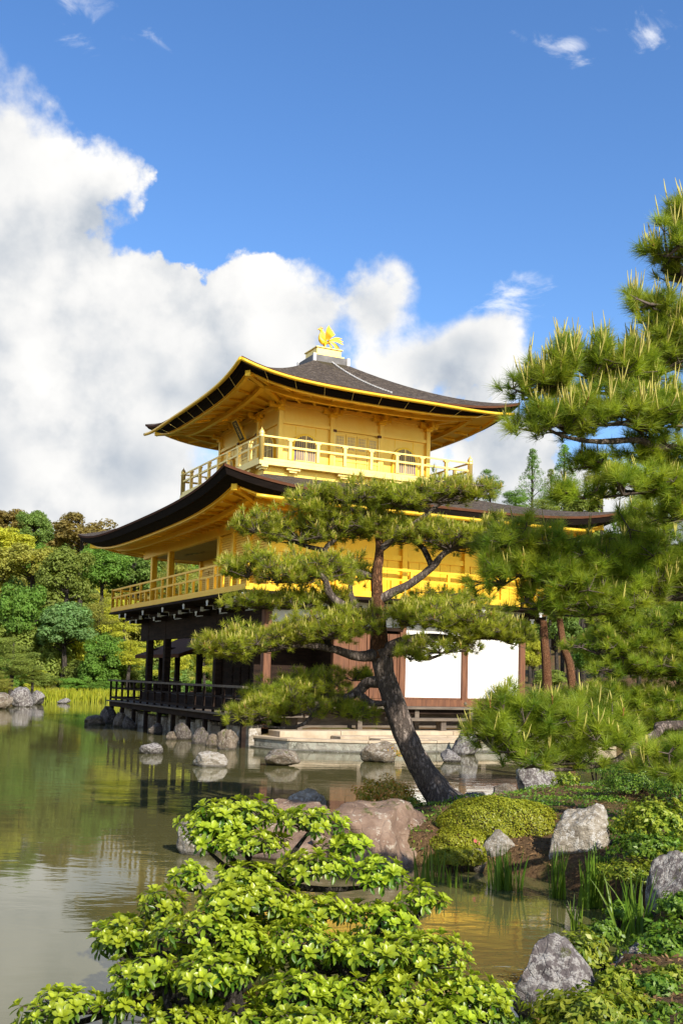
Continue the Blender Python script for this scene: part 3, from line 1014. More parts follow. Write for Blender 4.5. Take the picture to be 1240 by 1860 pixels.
# name plaque over the south door, leaning forward
pl = empty('plaque')
pl.parent = pav
pl.location = (0.0, -W3 - 0.34, 9.86)
pl.rotation_euler = (R(28), 0, 0)
box('plaque_board', 'plaque', -0.21, 0.21, -0.02, 0.02, -0.33, 0.33, pl)
for args in ((-0.25, -0.21, -0.03, 0.03, -0.37, 0.37), (0.21, 0.25, -0.03, 0.03, -0.37, 0.37), (-0.21, 0.21, -0.03, 0.03, 0.33, 0.37), (-0.21, 0.21, -0.03, 0.03, -0.37, -0.33)):
    box('plaque_frame', 'gold', *args, pl)
try:
    for k, ch in enumerate('究竟頂'):
        cu = bpy.data.curves.new('plaque_text', 'FONT')
        cu.body = ch
        cu.size = 0.19
        cu.align_x = 'CENTER'
        cu.align_y = 'CENTER'
        cu.extrude = 0.003
        tmp = bpy.data.objects.new('plaque_text', cu)
        COL.objects.link(tmp)
        dg = bpy.context.evaluated_depsgraph_get()
        me = bpy.data.meshes.new_from_object(tmp.evaluated_get(dg))
        bpy.data.objects.remove(tmp)
        me.materials.clear()
        me.materials.append(M['gold_pale'])
        if len(me.vertices):
            link('plaque_character', me, pl, (0, -0.026, 0.19 - 0.19 * k), (math.pi / 2, 0, 0))
except Exception as ex:
    print('plaque text', ex)

# ---- second storey
UE = 3.9                                            # enclosed length at the east end of the south side
X_EDGE = HX - UE
bevel(box('floor_slab', 'gold', -HX - 1.0, HX + 1.0, -HY - 1.0, HY + 1.0, Z2 - 0.09, Z2), 0.01)
ZT2 = 6.34
box('wall', 'gold', -HX + 0.05, HX - 0.06, -HY + 2.12, HY - 0.06, Z2, ZT2)                 # main body
box('wall', 'gold', X_EDGE, HX - 0.06, -HY + 0.06, -HY + 2.13, Z2, ZT2)                    # south-east room
box('porch_ceiling', 'ceiling_white', -HX, X_EDGE, -HY + 0.1, -HY + 2.12, 6.10, 6.14)
for cx_, cy_, rx_ in ((-3.4, -3.2, 0.9), (0.1, -3.1, 0.8)):                                  # painted cloud figures on the porch ceiling
    mb = MB()
    for k in range(7):
        a = k / 6 * 2 - 1
        mb.lathe([(0.05 + 0.10 * (1 - a * a), 0), (0.05 + 0.10 * (1 - a * a), 0.003)], (cx_ + a * rx_, cy_ + 0.1 * math.sin(3 * a), 6.094), 10)
    part('ceiling_painting', mb, 'copper')
bevel(box('eave_beam', 'gold', -HX - 0.08, HX + 0.08, -HY - 0.08, -HY + 0.10, 6.02, ZT2), 0.01)
for args in ((HX - 0.06, HX + 0.04, -HY + 0.11, HY, 6.08, ZT2), (-HX - 0.04, HX, HY - 0.06, HY + 0.05, 6.08, ZT2 - 0.003), (-HX - 0.06, -HX + 0.1, -HY + 0.11, HY - 0.07, 6.08, ZT2)):
    box('eave_beam', 'gold', *args)
for u in (0.0, 1.3, 2.6, 3.8, 8.78, 10.78):
    x = HX - u
    bevel(box('column', 'gold', x - 0.10, x + 0.10, -HY - 0.06, -HY + 0.14, Z2, 6.03), 0.012)
for v in (BAY, 2 * BAY, 3 * BAY, 4 * BAY - 0.06):
    bevel(box('column', 'gold', HX - 0.10, HX + 0.07, -HY + v - 0.09, -HY + v + 0.09, Z2, 6.1), 0.012)
for x in (-HX + 0.1, -HX + BAY, X_EDGE - BAY, X_EDGE):
    bevel(box('column', 'gold', x - 0.08, x + 0.08, -HY + 2.03, -HY + 2.19, Z2, 6.1), 0.012)
box('tie_beam', 'gold', HX - 0.06, HX + 0.02, -HY + 0.1, HY, 5.25, 5.40)
box('tie_beam', 'gold', HX - 0.06, HX + 0.015, -HY + 0.1, HY, 4.152, 4.28)
box('tie_beam', 'gold', X_EDGE, HX, -HY - 0.02, -HY + 0.08, 4.152, 4.28)
for v0 in (0, BAY, 2 * BAY, 3 * BAY):                # plank seams of the east wall
    for k in range(1, 6):
        y = -HY + v0 + BAY * k / 6
        box('wall_plank', 'gold', HX - 0.062, HX - 0.03, y - BAY / 12 + 0.006, y + BAY / 12 - 0.006, 4.28, 5.25)
for (u0, u1) in ((0.12, 1.18), (1.42, 2.48), (2.72, 3.68)):          # slatted shutters on the south side
    sh = box('shutter', 'gold', HX - u1, HX - u0, -HY + 0.03, -HY + 0.055, 4.3, 5.98)
    mb = MB()
    for k in range(22):
        z = 4.33 + k * 0.075
        mb.box(HX - u1, HX - u0, -HY - 0.005, -HY + 0.03, z, z + 0.045)
    part('shutter_slats', mb, 'gold', sh)['kind'] = 'stuff'
    box('shutter_frame', 'gold', HX - u1 - 0.03, HX - u1 + 0.03, -HY - 0.02, -HY + 0.05, 4.28, 6.02, sh)
for k in range(9):                                   # lattice of the porch's back wall
    x0 = -HX + 0.3 + k * 0.8
    if x0 + 0.74 > X_EDGE - 0.1:
        break
    mb = MB()
    for q in range(20):
        z = 4.3 + q * 0.07
        mb.box(x0, x0 + 0.74, -HY + 2.06, -HY + 2.118, z, z + 0.04)
    part('shutter_slats', mb, 'gold')['kind'] = 'stuff'

# gold railing of the second storey
RX, RY = HX + 0.94, HY + 0.94
def gold_rail(p, q):
    p, q = Vector(p), Vector(q)
    L = (q - p).length
    n = max(2, int(round(L / 0.62)))
    rl = part('railing', MB().bar(p + Vector((0, 0, 4.88)), q + Vector((0, 0, 4.88)), 0.06, 0.06), 'gold')
    part('rail', MB().bar(p + Vector((0, 0, 4.60)), q + Vector((0, 0, 4.60)), 0.05, 0.06), 'gold', rl)
    part('rail', MB().bar(p + Vector((0, 0, 4.19)), q + Vector((0, 0, 4.19)), 0.09, 0.08), 'gold', rl)
    for i in range(n + 1):
        c = p + (q - p) * (i / n)
        if 0 < i < n:
            tall = i % 2 == 0
            part('railing_post', MB().bar(c + Vector((0, 0, 4.23)), c + Vector((0, 0, 4.85 if tall else 4.57)), 0.075, 0.075, (0, 1, 0)), 'gold', rl)
        else:
            part('railing_post', MB().bar(c + Vector((0, 0, 4.15)), c + Vector((0, 0, 4.93)), 0.09, 0.09, (0, 1, 0)), 'gold', rl)


gold_rail((RX, -RY, 0), (-RX, -RY, 0))
gold_rail((RX, -RY, 0), (RX, RY, 0))
gold_rail((-RX, -RY, 0), (-RX, RY, 0))
gold_rail((-RX, RY, 0), (RX, RY, 0))

# ---- dark timber under the gold balcony
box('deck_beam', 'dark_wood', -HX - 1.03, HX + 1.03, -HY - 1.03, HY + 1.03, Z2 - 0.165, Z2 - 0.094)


def bracket_arm(x, y, dx, dy):
    """stepped black bracket arms reaching outwards with white painted ends"""
    o = Vector((x, y, 0))
    d = Vector((dx, dy, 0))
    s = Vector((-dy, dx, 0))
    root = part('bracket_arm', MB().bar(o + Vector((0, 0, 3.88)), o + d * 0.92 + Vector((0, 0, 3.88)), 0.10, 0.10), 'dark_wood')
    mb = MB()
    mb.bar(o + Vector((0, 0, 3.70)), o + d * 0.52 + Vector((0, 0, 3.70)), 0.10, 0.12)
    mb.bar(o + d * 0.52 - s * 0.5 + Vector((0, 0, 3.80)), o + d * 0.52 + s * 0.5 + Vector((0, 0, 3.80)), 0.09, 0.09)
    mb.bar(o + d * 0.05 - s * 0.62 + Vector((0, 0, 3.74)), o + d * 0.05 + s * 0.62 + Vector((0, 0, 3.74)), 0.08, 0.16)
    part('bracket_arm', mb, 'dark_wood', root)
    for off, z in ((0.92, 3.88), (0.52, 3.70)):
        c = o + d * off + Vector((0, 0, z))
        mb = MB()
        mb.bar(c, c + d * 0.025, 0.075, 0.16)
        mb.bar(c + Vector((0, 0, 0.035)), c + d * 0.022 + Vector((0, 0, 0.035)), 0.17, 0.05)
        part('white_bracket_end', mb, 'white_paint', root)
    for sg in (-1, 1):
        c = o + d * 0.52 + s * sg * 0.5 + Vector((0, 0, 3.80))
        part('white_bracket_end', MB().bar(c, c + s * sg * 0.02, 0.09, 0.13), 'white_paint', root)


for u in (-0.1, 2.12, 4.24, 6.36, 8.6, 10.8, 11.6):
    bracket_arm(HX - u, -HY, 0, -1)
for v in (0.05, 2.12, 4.24, 6.36, 8.4):
    bracket_arm(HX, -HY + v, 1, 0)
c = Vector((HX, -HY, 0))
part('corner_arm', MB().bar(c + Vector((0, 0, 3.9)), c + Vector((1.0, -1.0, 3.9)), 0.13, 0.13), 'dark_wood')
part('white_bracket_end', MB().bar(c + Vector((1.0, -1.0, 3.9)), c + Vector((1.03, -1.03, 3.9)), 0.17, 0.17), 'white_paint')

# ---- first storey
bevel(box('floor_slab', 'grey_wood', -HX, HX, -HY, HY, Z1 - 0.16, Z1), 0.01)
# white plaster band and beams all round
for nm, mt, z0, z1, d in (('plaster_band', 'plaster', 3.78, 3.98, 0.02), ('head_beam', 'dark_wood', 3.70, 3.78, 0.05), ('transom_plaster', 'plaster', 3.32, 3.70, 0.015), ('lintel_beam', 'dark_wood', 3.22, 3.32, 0.05)):
    t_ = 0.10
    box(nm, mt, -HX - d, HX + d, -HY - d, -HY + t_, z0, z1)
    box(nm, mt, -HX - d, HX + d, HY - t_, HY + d, z0, z1)
    box(nm, mt, HX - t_, HX + d, -HY + t_ + 0.001, (HY - t_ - 0.001) if nm != 'lintel_beam' else (-HY + 2 * BAY - 0.1), z0, z1)
    box(nm, mt, -HX - d, -HX + t_, -HY + t_ + 0.001, HY - t_ - 0.001, z0, z1)
box('porch_ceiling', 'dark_wood', -HX + 0.1, HX - 0.1, -HY + 0.1, HY - 0.1, 3.52, 3.58)
# south lower beam is deep and dark
box('south_beam', 'dark_wood', -HX - 0.06, HX + 0.06, -HY - 0.07, -HY + 0.11, 3.02, 3.66)
for u in (0.0, 3.75, 8.8, 10.85):
    x = HX - u
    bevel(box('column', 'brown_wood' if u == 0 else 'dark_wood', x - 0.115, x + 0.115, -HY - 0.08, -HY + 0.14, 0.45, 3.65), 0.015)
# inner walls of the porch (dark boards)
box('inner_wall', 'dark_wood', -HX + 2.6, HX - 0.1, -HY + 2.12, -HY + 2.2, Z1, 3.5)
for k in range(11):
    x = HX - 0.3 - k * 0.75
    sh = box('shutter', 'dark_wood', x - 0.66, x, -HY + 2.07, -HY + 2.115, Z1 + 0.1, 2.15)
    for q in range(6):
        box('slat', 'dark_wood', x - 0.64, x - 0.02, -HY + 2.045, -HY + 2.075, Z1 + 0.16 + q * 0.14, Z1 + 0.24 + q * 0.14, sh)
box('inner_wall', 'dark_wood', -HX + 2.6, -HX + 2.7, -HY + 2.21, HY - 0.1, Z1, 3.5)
for x, y in ((-HX + 0.1, -HY + 2.16), (-HX + 2.6, -HY + 2.16), (-HX + 0.1, 0.3), (-HX + 0.1, HY - 0.2)):
    bevel(box('column', 'dark_wood', x - 0.1, x + 0.1, y - 0.1, y + 0.1, 0.4, 3.52), 0.012)
# east front: open end, plank doors, white panels
box('inner_wall', 'dark_wood', HX - 1.6, HX - 1.5, -HY + 0.3, -HY + 2.1, Z1, 3.3)
for v in (BAY, 2 * BAY, 3 * BAY, 4 * BAY - 0.06):
    bevel(box('column', 'brown_wood', HX - 0.11, HX + 0.06, -HY + v - 0.10, -HY + v + 0.10, 0.9, 3.705), 0.012)
for k in range(6):
    w_ = (BAY - 0.2) / 6
    y0 = -HY + BAY + 0.1 + k * w_
    bevel(box('door_plank', 'brown_wood', HX - 0.07, HX - 0.02 + 0.006 * (k % 2), y0 + 0.004, y0 + w_ - 0.004, Z1 + 0.12, 3.14), 0.006)
for yy in (-HY + BAY + 0.12, -HY + 1.5 * BAY - 0.05, -HY + 1.5 * BAY + 0.05, -HY + 2 * BAY - 0.12):
    box('door_stile', 'brown_wood', HX - 0.06, HX + 0.015, yy - 0.035, yy + 0.035, Z1 + 0.12, 3.14)
for k in (2, 3):
    y0, y1 = -HY + k * BAY + 0.10, -HY + (k + 1) * BAY - (0.10 if k == 2 else 0.16)
    box('white_panel', 'plaster', HX - 0.08, HX - 0.03, y0, y1, Z1 + 0.16, 3.321)
    fr = box('panel_rail', 'brown_wood', HX - 0.08, HX + 0.0, y0, y1, Z1 + 0.12, Z1 + 0.17)
box('wall', 'plaster', -HX + 2.7, HX - 0.1, HY - 0.09, HY - 0.03, Z1, 3.14)
box('sill_beam', 'brown_wood', HX - 0.12, HX + 0.085, -HY + BAY - 0.12, HY + 0.10, Z1 - 0.08, Z1 + 0.115)
for v in (2 * BAY, 3 * BAY, 4 * BAY - 0.06):
    part('nail_cover', MB().lathe([(0.055, 0), (0.05, 0.02), (0.02, 0.04)], (0, 0, 0), 10), 'grey_wood', loc=(HX + 0.085, -HY + v, Z1 + 0.01), rot=(0, math.pi / 2, 0))
# east veranda boards and step bench
for k in range(4):
    x0 = HX + 0.09 + k * 0.165
    bevel(box('veranda_board', 'grey_wood', x0, x0 + 0.16, -HY + 0.3 + 0.02 * (k % 2), HY + 0.45 - 0.03 * (k % 3), Z1 - 0.15, Z1 - 0.085), 0.006)
box('veranda_beam', 'dark_wood', HX + 0.10, HX + 0.60, -HY + 0.4, HY + 0.3, Z1 - 0.28, Z1 - 0.152)
for v in (0.8, 2.6, 4.4, 6.2, 8.0):
    bevel(box('veranda_post', 'grey_wood', HX + 0.50, HX + 0.64, -HY + v - 0.07, -HY + v + 0.07, 0.36, Z1 - 0.155), 0.008)
box('veranda_wall', 'grey_wood', HX + 0.02, HX + 0.08, -HY + 0.5, HY, 0.4, Z1 - 0.15)
bn = bevel(box('step_bench', 'grey_wood', HX + 0.75, HX + 1.15, -HY + 3.3, -HY + 6.6, 0.72, 0.80), 0.01)
for v in (3.6, 5.0, 6.35):
    box('bench_leg', 'grey_wood', HX + 0.80, HX + 1.08, -HY + v - 0.08, -HY + v + 0.08, 0.36, 0.72, bn)

# south deck with dark railing
DX0, DX1, DY0 = -HX - 0.95, HX + 0.87, -HY - 0.87
nb = 6
for k in range(nb):
    y0 = DY0 - 0.12 + k * (0.87 + 0.12) / nb
    bevel(box('deck_board', 'grey_wood', DX0 - 0.15, DX1 + 0.12, y0, y0 + 0.158, Z1S - 0.05, Z1S + 0.003 * (k % 2)), 0.006)
box('deck_beam', 'dark_wood', DX0, DX1, DY0 - 0.04, DY0 + 0.06, Z1S - 0.22, Z1S - 0.052)
box('deck_beam', 'dark_wood', DX0, DX1, -HY - 0.25, -HY - 0.12, Z1S - 0.22, Z1S - 0.052)
for k in range(10):
    x = DX1 - 0.15 - k * (DX1 - DX0 - 0.3) / 9
    zb = max(-0.3, gz(*l2w(x, DY0 + 0.01)[:2]) - 0.1)
    box('deck_post', 'dark_wood', x - 0.06, x + 0.06, DY0 - 0.03, DY0 + 0.09, zb, Z1S - 0.22)
def wood_rail(p, q, n):
    p, q = Vector(p), Vector(q)
    d = (q - p).normalized()
    rl = part('deck_railing', MB().bar(p - d * 0.1 + Vector((0, 0, 1.55)), q + d * 0.1 + Vector((0, 0, 1.55)), 0.075, 0.06), 'grey_wood')
    part('rail', MB().bar(p + Vector((0, 0, 1.27)), q + Vector((0, 0, 1.27)), 0.04, 0.05), 'dark_wood', rl)
    part('rail', MB().bar(p + Vector((0, 0, 0.93)), q + Vector((0, 0, 0.93)), 0.07, 0.07), 'dark_wood', rl)
    for i in range(n + 1):
        c = p + (q - p) * (i / n)
        part('railing_post', MB().bar(c + Vector((0, 0, Z1S)), c + Vector((0, 0, 1.52)), 0.065, 0.065, (0, 1, 0)), 'dark_wood', rl)


wood_rail((DX1, DY0, 0), (DX0, DY0, 0), 17)
wood_rail((DX1, DY0, 0), (DX1, DY0 + 1.7, 0), 2)
wood_rail((DX0, DY0, 0), (DX0, DY0 + 2.6, 0), 3)
for k in range(5):
    x0 = HX + k * 0.165
    bevel(box('deck_board', 'grey_wood', x0 + 0.02, x0 + 0.175, DY0 + 0.88, DY0 + 1.85, Z1S - 0.05, Z1S), 0.006)
# board steps between deck and room
box('floor_front', 'dark_wood', -HX, HX, -HY - 0.03, -HY + 0.02, Z1S, Z1 - 0.002)

# foundation stones between the deck posts
frs = random.Random(5)
x = -HX - 0.7
while x < HX + 0.4:
    w_ = frs.uniform(0.5, 0.95)
    hgt = frs.uniform(0.42, 0.58)
    o = box('foundation_stone', 'rock_pale' if frs.random() < 0.6 else 'rock_tan', x + 0.02, x + w_ - 0.02, -HY - 0.62 + frs.uniform(-0.03, 0.03), -HY - 0.25, -0.3, hgt)
    bevel(o, 0.03, 2)
    x += w_

# small fishing pavilion joined on the west side over the water
SX = -HX - 4.2
sr = empty('fishing_pavilion')
sr.parent = pav
for sx_ in (SX - 1.1, SX + 1.1):
    for sy_ in (-1.9, 0.6):
        bevel(box('column', 'dark_wood', sx_ - 0.09, sx_ + 0.09, sy_ - 0.09, sy_ + 0.09, -0.3, 2.75, sr), 0.01)
box('deck', 'dark_wood', SX - 1.5, -HX - 0.3, -2.2, 0.9, 0.70, 0.80, sr)
for yy in (-1.9, 0.6):
    box('beam', 'dark_wood', SX - 1.5, -HX - 0.2, yy - 0.07, yy + 0.07, 2.62, 2.78, sr)
for xx in (SX - 1.1, SX + 1.1):
    box('beam', 'dark_wood', xx - 0.06, xx + 0.06, -2.3, 1.0, 2.79, 2.90, sr)
mb = MB()
ym = -0.65
for sgn in (-1, 1):
    for k in range(6):
        a, b = k / 6, (k + 1) / 6
        za, zb_ = 3.55 - 0.95 * a ** 0.8, 3.55 - 0.95 * b ** 0.8
        ya, yb = ym + sgn * 2.15 * a, ym + sgn * 2.15 * b
        x0_, x1_ = SX - 1.9, -HX - 0.2
        vs = [(x0_, ya, za), (x1_, ya, za), (x1_, yb, zb_), (x0_, yb, zb_), (x0_, ya, za - 0.14), (x1_, ya, za - 0.14), (x1_, yb, zb_ - 0.14), (x0_, yb, zb_ - 0.14)]
        mb.add(vs, [(0, 1, 2, 3), (7, 6, 5, 4), (0, 4, 5, 1), (1, 5, 6, 2), (2, 6, 7, 3), (3, 7, 4, 0)])
part('roof', mb, 'rim', sr)
for yy in (-2.1, 0.8):
    for zz in (1.12, 1.42):
        part('rail', MB().bar((SX - 1.4, yy, zz), (-HX - 0.4, yy, zz), 0.05, 0.05), 'dark_wood', sr)
    for k in range(6):
        xx = SX - 1.4 + k * 0.9
        part('railing_post', MB().bar((xx, yy, 0.8), (xx, yy, 1.42), 0.05, 0.05, (0, 1, 0)), 'dark_wood', sr)

# ------------------------------------------------------------------ stone landing in front of the east veranda
land = empty('stone_landing', PC, PROT)
tag(land, 'pale stone landing with kerb at the water below the white panels', 'landing')
lr = random.Random(9)
XE = 8.75
edge_pts = [(6.2, -4.75), (7.7, -4.3), (XE, -2.6), (XE, -0.6), (XE, 1.4), (XE, 3.4), (XE, 4.4)]
for (xa, ya), (xb, yb) in zip(edge_pts[:-1], edge_pts[1:]):
    d = Vector((xb - xa, yb - ya, 0)).normalized()
    nrm = Vector((d.y, -d.x, 0))
    a, b = Vector((xa, ya, 0)) + d * 0.004, Vector((xb, yb, 0)) - d * 0.004
    top_ = 0.235
    mb = MB()
    pts = [a, b, b - nrm * 0.42, a - nrm * 0.42]
    mb.add([(p.x, p.y, 0.0) for p in pts] + [(p.x, p.y, top_) for p in pts], [(3, 2, 1, 0), (4, 5, 6, 7), (0, 1, 5, 4), (1, 2, 6, 5), (2, 3, 7, 6), (3, 0, 4, 7)])
    cp_ = MB()
    pt2 = [a + nrm * 0.03, b + nrm * 0.03, b - nrm * 0.44, a - nrm * 0.44]
    zt_ = 0.305 + lr.uniform(-0.008, 0.008)
    cp_.add([(p.x, p.y, 0.237) for p in pt2] + [(p.x, p.y, zt_) for p in pt2], [(3, 2, 1, 0), (4, 5, 6, 7), (0, 1, 5, 4), (1, 2, 6, 5), (2, 3, 7, 6), (3, 0, 4, 7)])
    bevel(part('coping_stone', cp_, 'slab', land), 0.012, 2)
    o = part('kerb_stone', mb, 'slab_edge', land)
    bevel(o, 0.02, 2)
    mb = MB()
    pts = [a + nrm * 0.10, b + nrm * 0.10, b - nrm * 0.3, a - nrm * 0.3]
    mb.add([(p.x, p.y, -0.4) for p in pts] + [(p.x, p.y, 0.045) for p in pts], [(3, 2, 1, 0), (4, 5, 6, 7), (0, 1, 5, 4), (1, 2, 6, 5), (2, 3, 7, 6), (3, 0, 4, 7)])
    bevel(part('footing_stone', mb, 'slab_edge', land), 0.02)
yy = -4.2
while yy < 5.0:
    w_ = lr.uniform(0.8, 1.4)
    for (x0, x1) in ((7.15, 7.72), (7.74, 8.31)):
        lo = -4.0 if x1 < 7.8 else -2.6
        if yy < lo:
            continue
        zz = 0.30 + (XE - x1) * 0.05 + lr.uniform(-0.006, 0.006)
        bevel(box('paving_slab', 'slab', x0, x1 + 0.0, yy + 0.006, yy + w_ - 0.006, 0.0, zz, land), 0.012)
    yy += w_
for k in range(6):
    y0 = -4.3 + k * 1.75
    bevel(box('paving_slab', 'slab', 6.35, 7.13, y0 + 0.006, y0 + 1.744, 0.1, 0.455 + 0.004 * (k % 2), land), 0.012)

# ------------------------------------------------------------------ rocks
import bmesh
_ico = {}


def ico(sub):
    if sub not in _ico:
        b = bmesh.new()
        bmesh.ops.create_icosphere(b, subdivisions=sub, radius=1.0)
        b.verts.ensure_lookup_table()
        V = np.array([v.co[:] for v in b.verts])
        Fc = np.array([[v.index for v in f.verts] for f in b.faces])
        b.free()
        _ico[sub] = (V, Fc)
    return _ico[sub]


def rock_mesh(name, seed, mat, sub=4, point=0.0, cuts=9, rough=0.30, skew=0.0):
    """unit boulder (half sizes 1) with flattened facets and noise; point > 0 narrows the top"""
    V, Fc = ico(sub)
    V = V.copy()
    rr = np.random.default_rng(seed)
    off = Vector(rr.uniform(-50, 50, 3))
    lo = np.array([mnoise.noise(Vector(v) * 1.1 + off) for v in V])
    V *= (1 + 0.28 * lo)[:, None]
    for _ in range(cuts):
        n = rr.normal(size=3)
        n /= np.linalg.norm(n)
        d = rr.uniform(0.50, 0.86)
        s = V @ n - d
        V -= np.clip(s, 0, None)[:, None] * n * 0.92
    hi = np.array([mnoise.noise(Vector(v) * 3.1 + off) * 0.6 + mnoise.noise(Vector(v) * 7.5 + off) * 0.3 + mnoise.noise(Vector(v) * 17 + off) * 0.13 for v in V])
    nn = V / np.linalg.norm(V, axis=1)[:, None]
    V += nn * (hi * rough * 0.5)[:, None]
    if skew:
        V[:, 0] += skew * np.clip(V[:, 2], -0.5, 1)
    if point:
        k = np.clip((V[:, 2] + 0.6) / 1.6, 0, 1) ** 1.3
        V[:, 0] *= 1 - point * k
        V[:, 1] *= 1 - point * k
    V /= np.abs(V).max(axis=0)
    return fast_mesh(name, V, Fc, mat, smooth=True)


def rock(label, x0, x1, yt, yb, mat, seed, zb=0.0, name='rock', point=0.0, sub=4, depth=0.9, sink=0.35, cuts=11, rz=None, group=None, skew=0.0):
    """boulder from its outline in the photo: left, right, top and foot pixel rows; zb = height of the ground at its foot"""
    c = on((x0 + x1) / 2, yb, zb)
    s = c.y / F_PX
    w_, h_ = (x1 - x0) * s / 2, (yb - yt) * s
    y = c.y + w_ * depth * 0.8
    hz = h_ * (1 + sink) / 2 * (y / c.y)
    o = link(name, rock_mesh(name, seed, M[mat], sub, point, cuts, skew=skew), None, (c.x * y / c.y, y, zb + h_ * (y / c.y) - hz), (0, 0, 0 if rz is None else rz), (w_ * 1.03, w_ * depth, hz))
    tag(o, label, 'rock', group)
    return o


rock('pointed grey boulder with pale lichen patches beside the fresh-leaved bush', 888, 1110, 1724, 1885, 'rock_grey', 11, 0.0, point=0.42, sub=5, depth=0.8, cuts=14, skew=-0.16)
rock('tall pale striated boulder beside the clipped azalea mound', 990, 1116, 1456, 1592, 'rock_pale', 23, 0.03, point=0.30, sub=5, depth=0.8, cuts=12)
def slab(label, c, half, rot, mat, seed):
    o = link('rock', rock_mesh('rock', seed, M[mat], 5, 0.0, 9, 0.34), None, c, rot, half)
    tag(o, label, 'rock')


slab('broad purple-brown slab of rock sloping down to the water below the leaning pine', (0.36, 11.25, 0.06), (0.90, 1.0, 0.52), (R(14), 0, 0.12), 'rock_brown', 31)
slab('long low brown rock at the tip of the peninsula', (-0.62, 11.6, 0.03), (0.92, 0.75, 0.50), (R(8), 0, -0.2), 'rock_brown', 37)
rock('pale lichened knob of rock on the crest of the brown boulders', 500, 605, 1432, 1500, 'rock_pale', 41, 0.14, depth=0.7)
rock('pale rounded rock standing in the water at the tip of the peninsula', 318, 400, 1485, 1556, 'rock_pale', 43, 0.0, depth=0.8)
rock('small white lichened stone in front of the azalea mound', 866, 938, 1508, 1578, 'rock_pale', 47, 0.0, depth=0.7)
rock('smooth brown stone between the azalea mound and the tall pale boulder', 950, 998, 1508, 1548, 'rock_tan', 53, 0.12)
rock('little tan stone at the waterline below the white lichened stone', 845, 885, 1545, 1585, 'rock_tan', 54, 0.0)
rock('large dark grey boulder on the bank beside the iris clumps', 1172, 1300, 1560, 1712, 'rock_grey', 59, 0.0, sub=5, depth=0.8)
rock('dark wet boulder in the shade below the iris bank', 1098, 1200, 1725, 1815, 'rock_grey', 61, 0.02)
rock('flat grey stone half sunk in the shaded bank', 1115, 1180, 1575, 1612, 'rock_grey', 62, 0.1)
rock('upright grey stone on the back of the peninsula behind the azalea', 925, 1012, 1385, 1452, 'rock_grey', 67, 0.15)
rock('low dark stone at the back edge of the peninsula', 1030, 1100, 1418, 1448, 'rock_grey', 71, 0.2)
rock('small stone at the foot of the leaning pine trunk', 838, 892, 1440, 1466, 'rock_grey', 73, 0.3)
rock('rounded stone behind the azalea mound by the water', 890, 940, 1425, 1458, 'rock_tan', 75, 0.2)
rock('little tan stone on the bare soil beside the bottom shrubs', 1118, 1160, 1812, 1838, 'rock_tan', 77, 0.25)
# stones standing in the open pond
rock('flat-topped white and brown rock alone in the open pond', 350, 416, 1362, 1394, 'rock_pale', 79)
rock('dark grey rock alone in the pond near the deck', 252, 296, 1348, 1370, 'rock_grey', 83)
rock('squarish tan rock in the water before the landing corner', 477, 545, 1362, 1392, 'rock_tan', 89, depth=0.7)
rock('brown rock with a red-leaved sprig in the water before the landing kerb', 654, 722, 1348, 1386, 'rock_tan', 97, depth=0.7)
rock('tall lichened grey rock at the end of the landing kerb', 818, 872, 1320, 1372, 'rock_grey', 101, depth=0.7)
rock('small grey rock in the water beside the tall lichened rock', 798, 836, 1362, 1385, 'rock_grey', 103)
rock('small dark rock out in the far water near the islet', 104, 128, 1268, 1278, 'rock_grey', 107)
# boulders along the foot of the south deck
base_boulders = [(148, 192, 1292, 1316, 'rock_pale', 'pale rounded boulder at the far end of the deck footing'), (176, 212, 1276, 1314, 'rock_grey', 'dark boulder under the far end of the deck'),
                 (204, 232, 1286, 1320, 'rock_tan', 'brown boulder in the deck footing'), (222, 250, 1294, 1324, 'rock_grey', 'grey upright boulder in the deck footing'),
                 (268, 298, 1304, 1334, 'rock_grey', 'squarish grey boulder in the deck footing'), (302, 322, 1322, 1344, 'rock_pale', 'small pale stone in the deck footing'),
                 (312, 348, 1306, 1344, 'rock_grey', 'broad weathered boulder in the deck footing'), (346, 378, 1312, 1352, 'rock_grey', 'tall grey boulder in the deck footing'),
                 (374, 402, 1326, 1356, 'rock_tan', 'tan stone near the landing corner'), (390, 432, 1318, 1362, 'rock_tan', 'tall tan stone at the landing corner'),
                 (432, 468, 1322, 1346, 'rock_tan', 'low tan stone on the landing corner')]
for i, (a, b, t_, bt, mt, lb) in enumerate(base_boulders):
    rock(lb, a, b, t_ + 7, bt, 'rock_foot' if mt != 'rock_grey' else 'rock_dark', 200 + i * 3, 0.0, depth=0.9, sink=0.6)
for i, (a, b, t_, bt, lb) in enumerate([(20, 62, 1248, 1284, 'grey rock on the far shore under the spreading shore pine'), (48, 82, 1254, 1280, 'pale rock beside the shore pine rock'),
                                        (-30, 24, 1258, 1288, 'rust-brown rock at the edge of the far shore')]):
    rock(lb, a, b, t_, bt, 'rock_grey' if i < 2 else 'rock_tan', 260 + i, 0.0)

# ------------------------------------------------------------------ foliage helpers (numpy)
def unit(v):
    return v / (np.linalg.norm(v, axis=-1, keepdims=True) + 1e-9)


def rand_dirs(r, n, zmin=-1.0):
    z = r.uniform(zmin, 1, n)
    a = r.uniform(0, 2 * np.pi, n)
    q = np.sqrt(1 - z * z)
    return np.stack([q * np.cos(a), q * np.sin(a), z], -1)


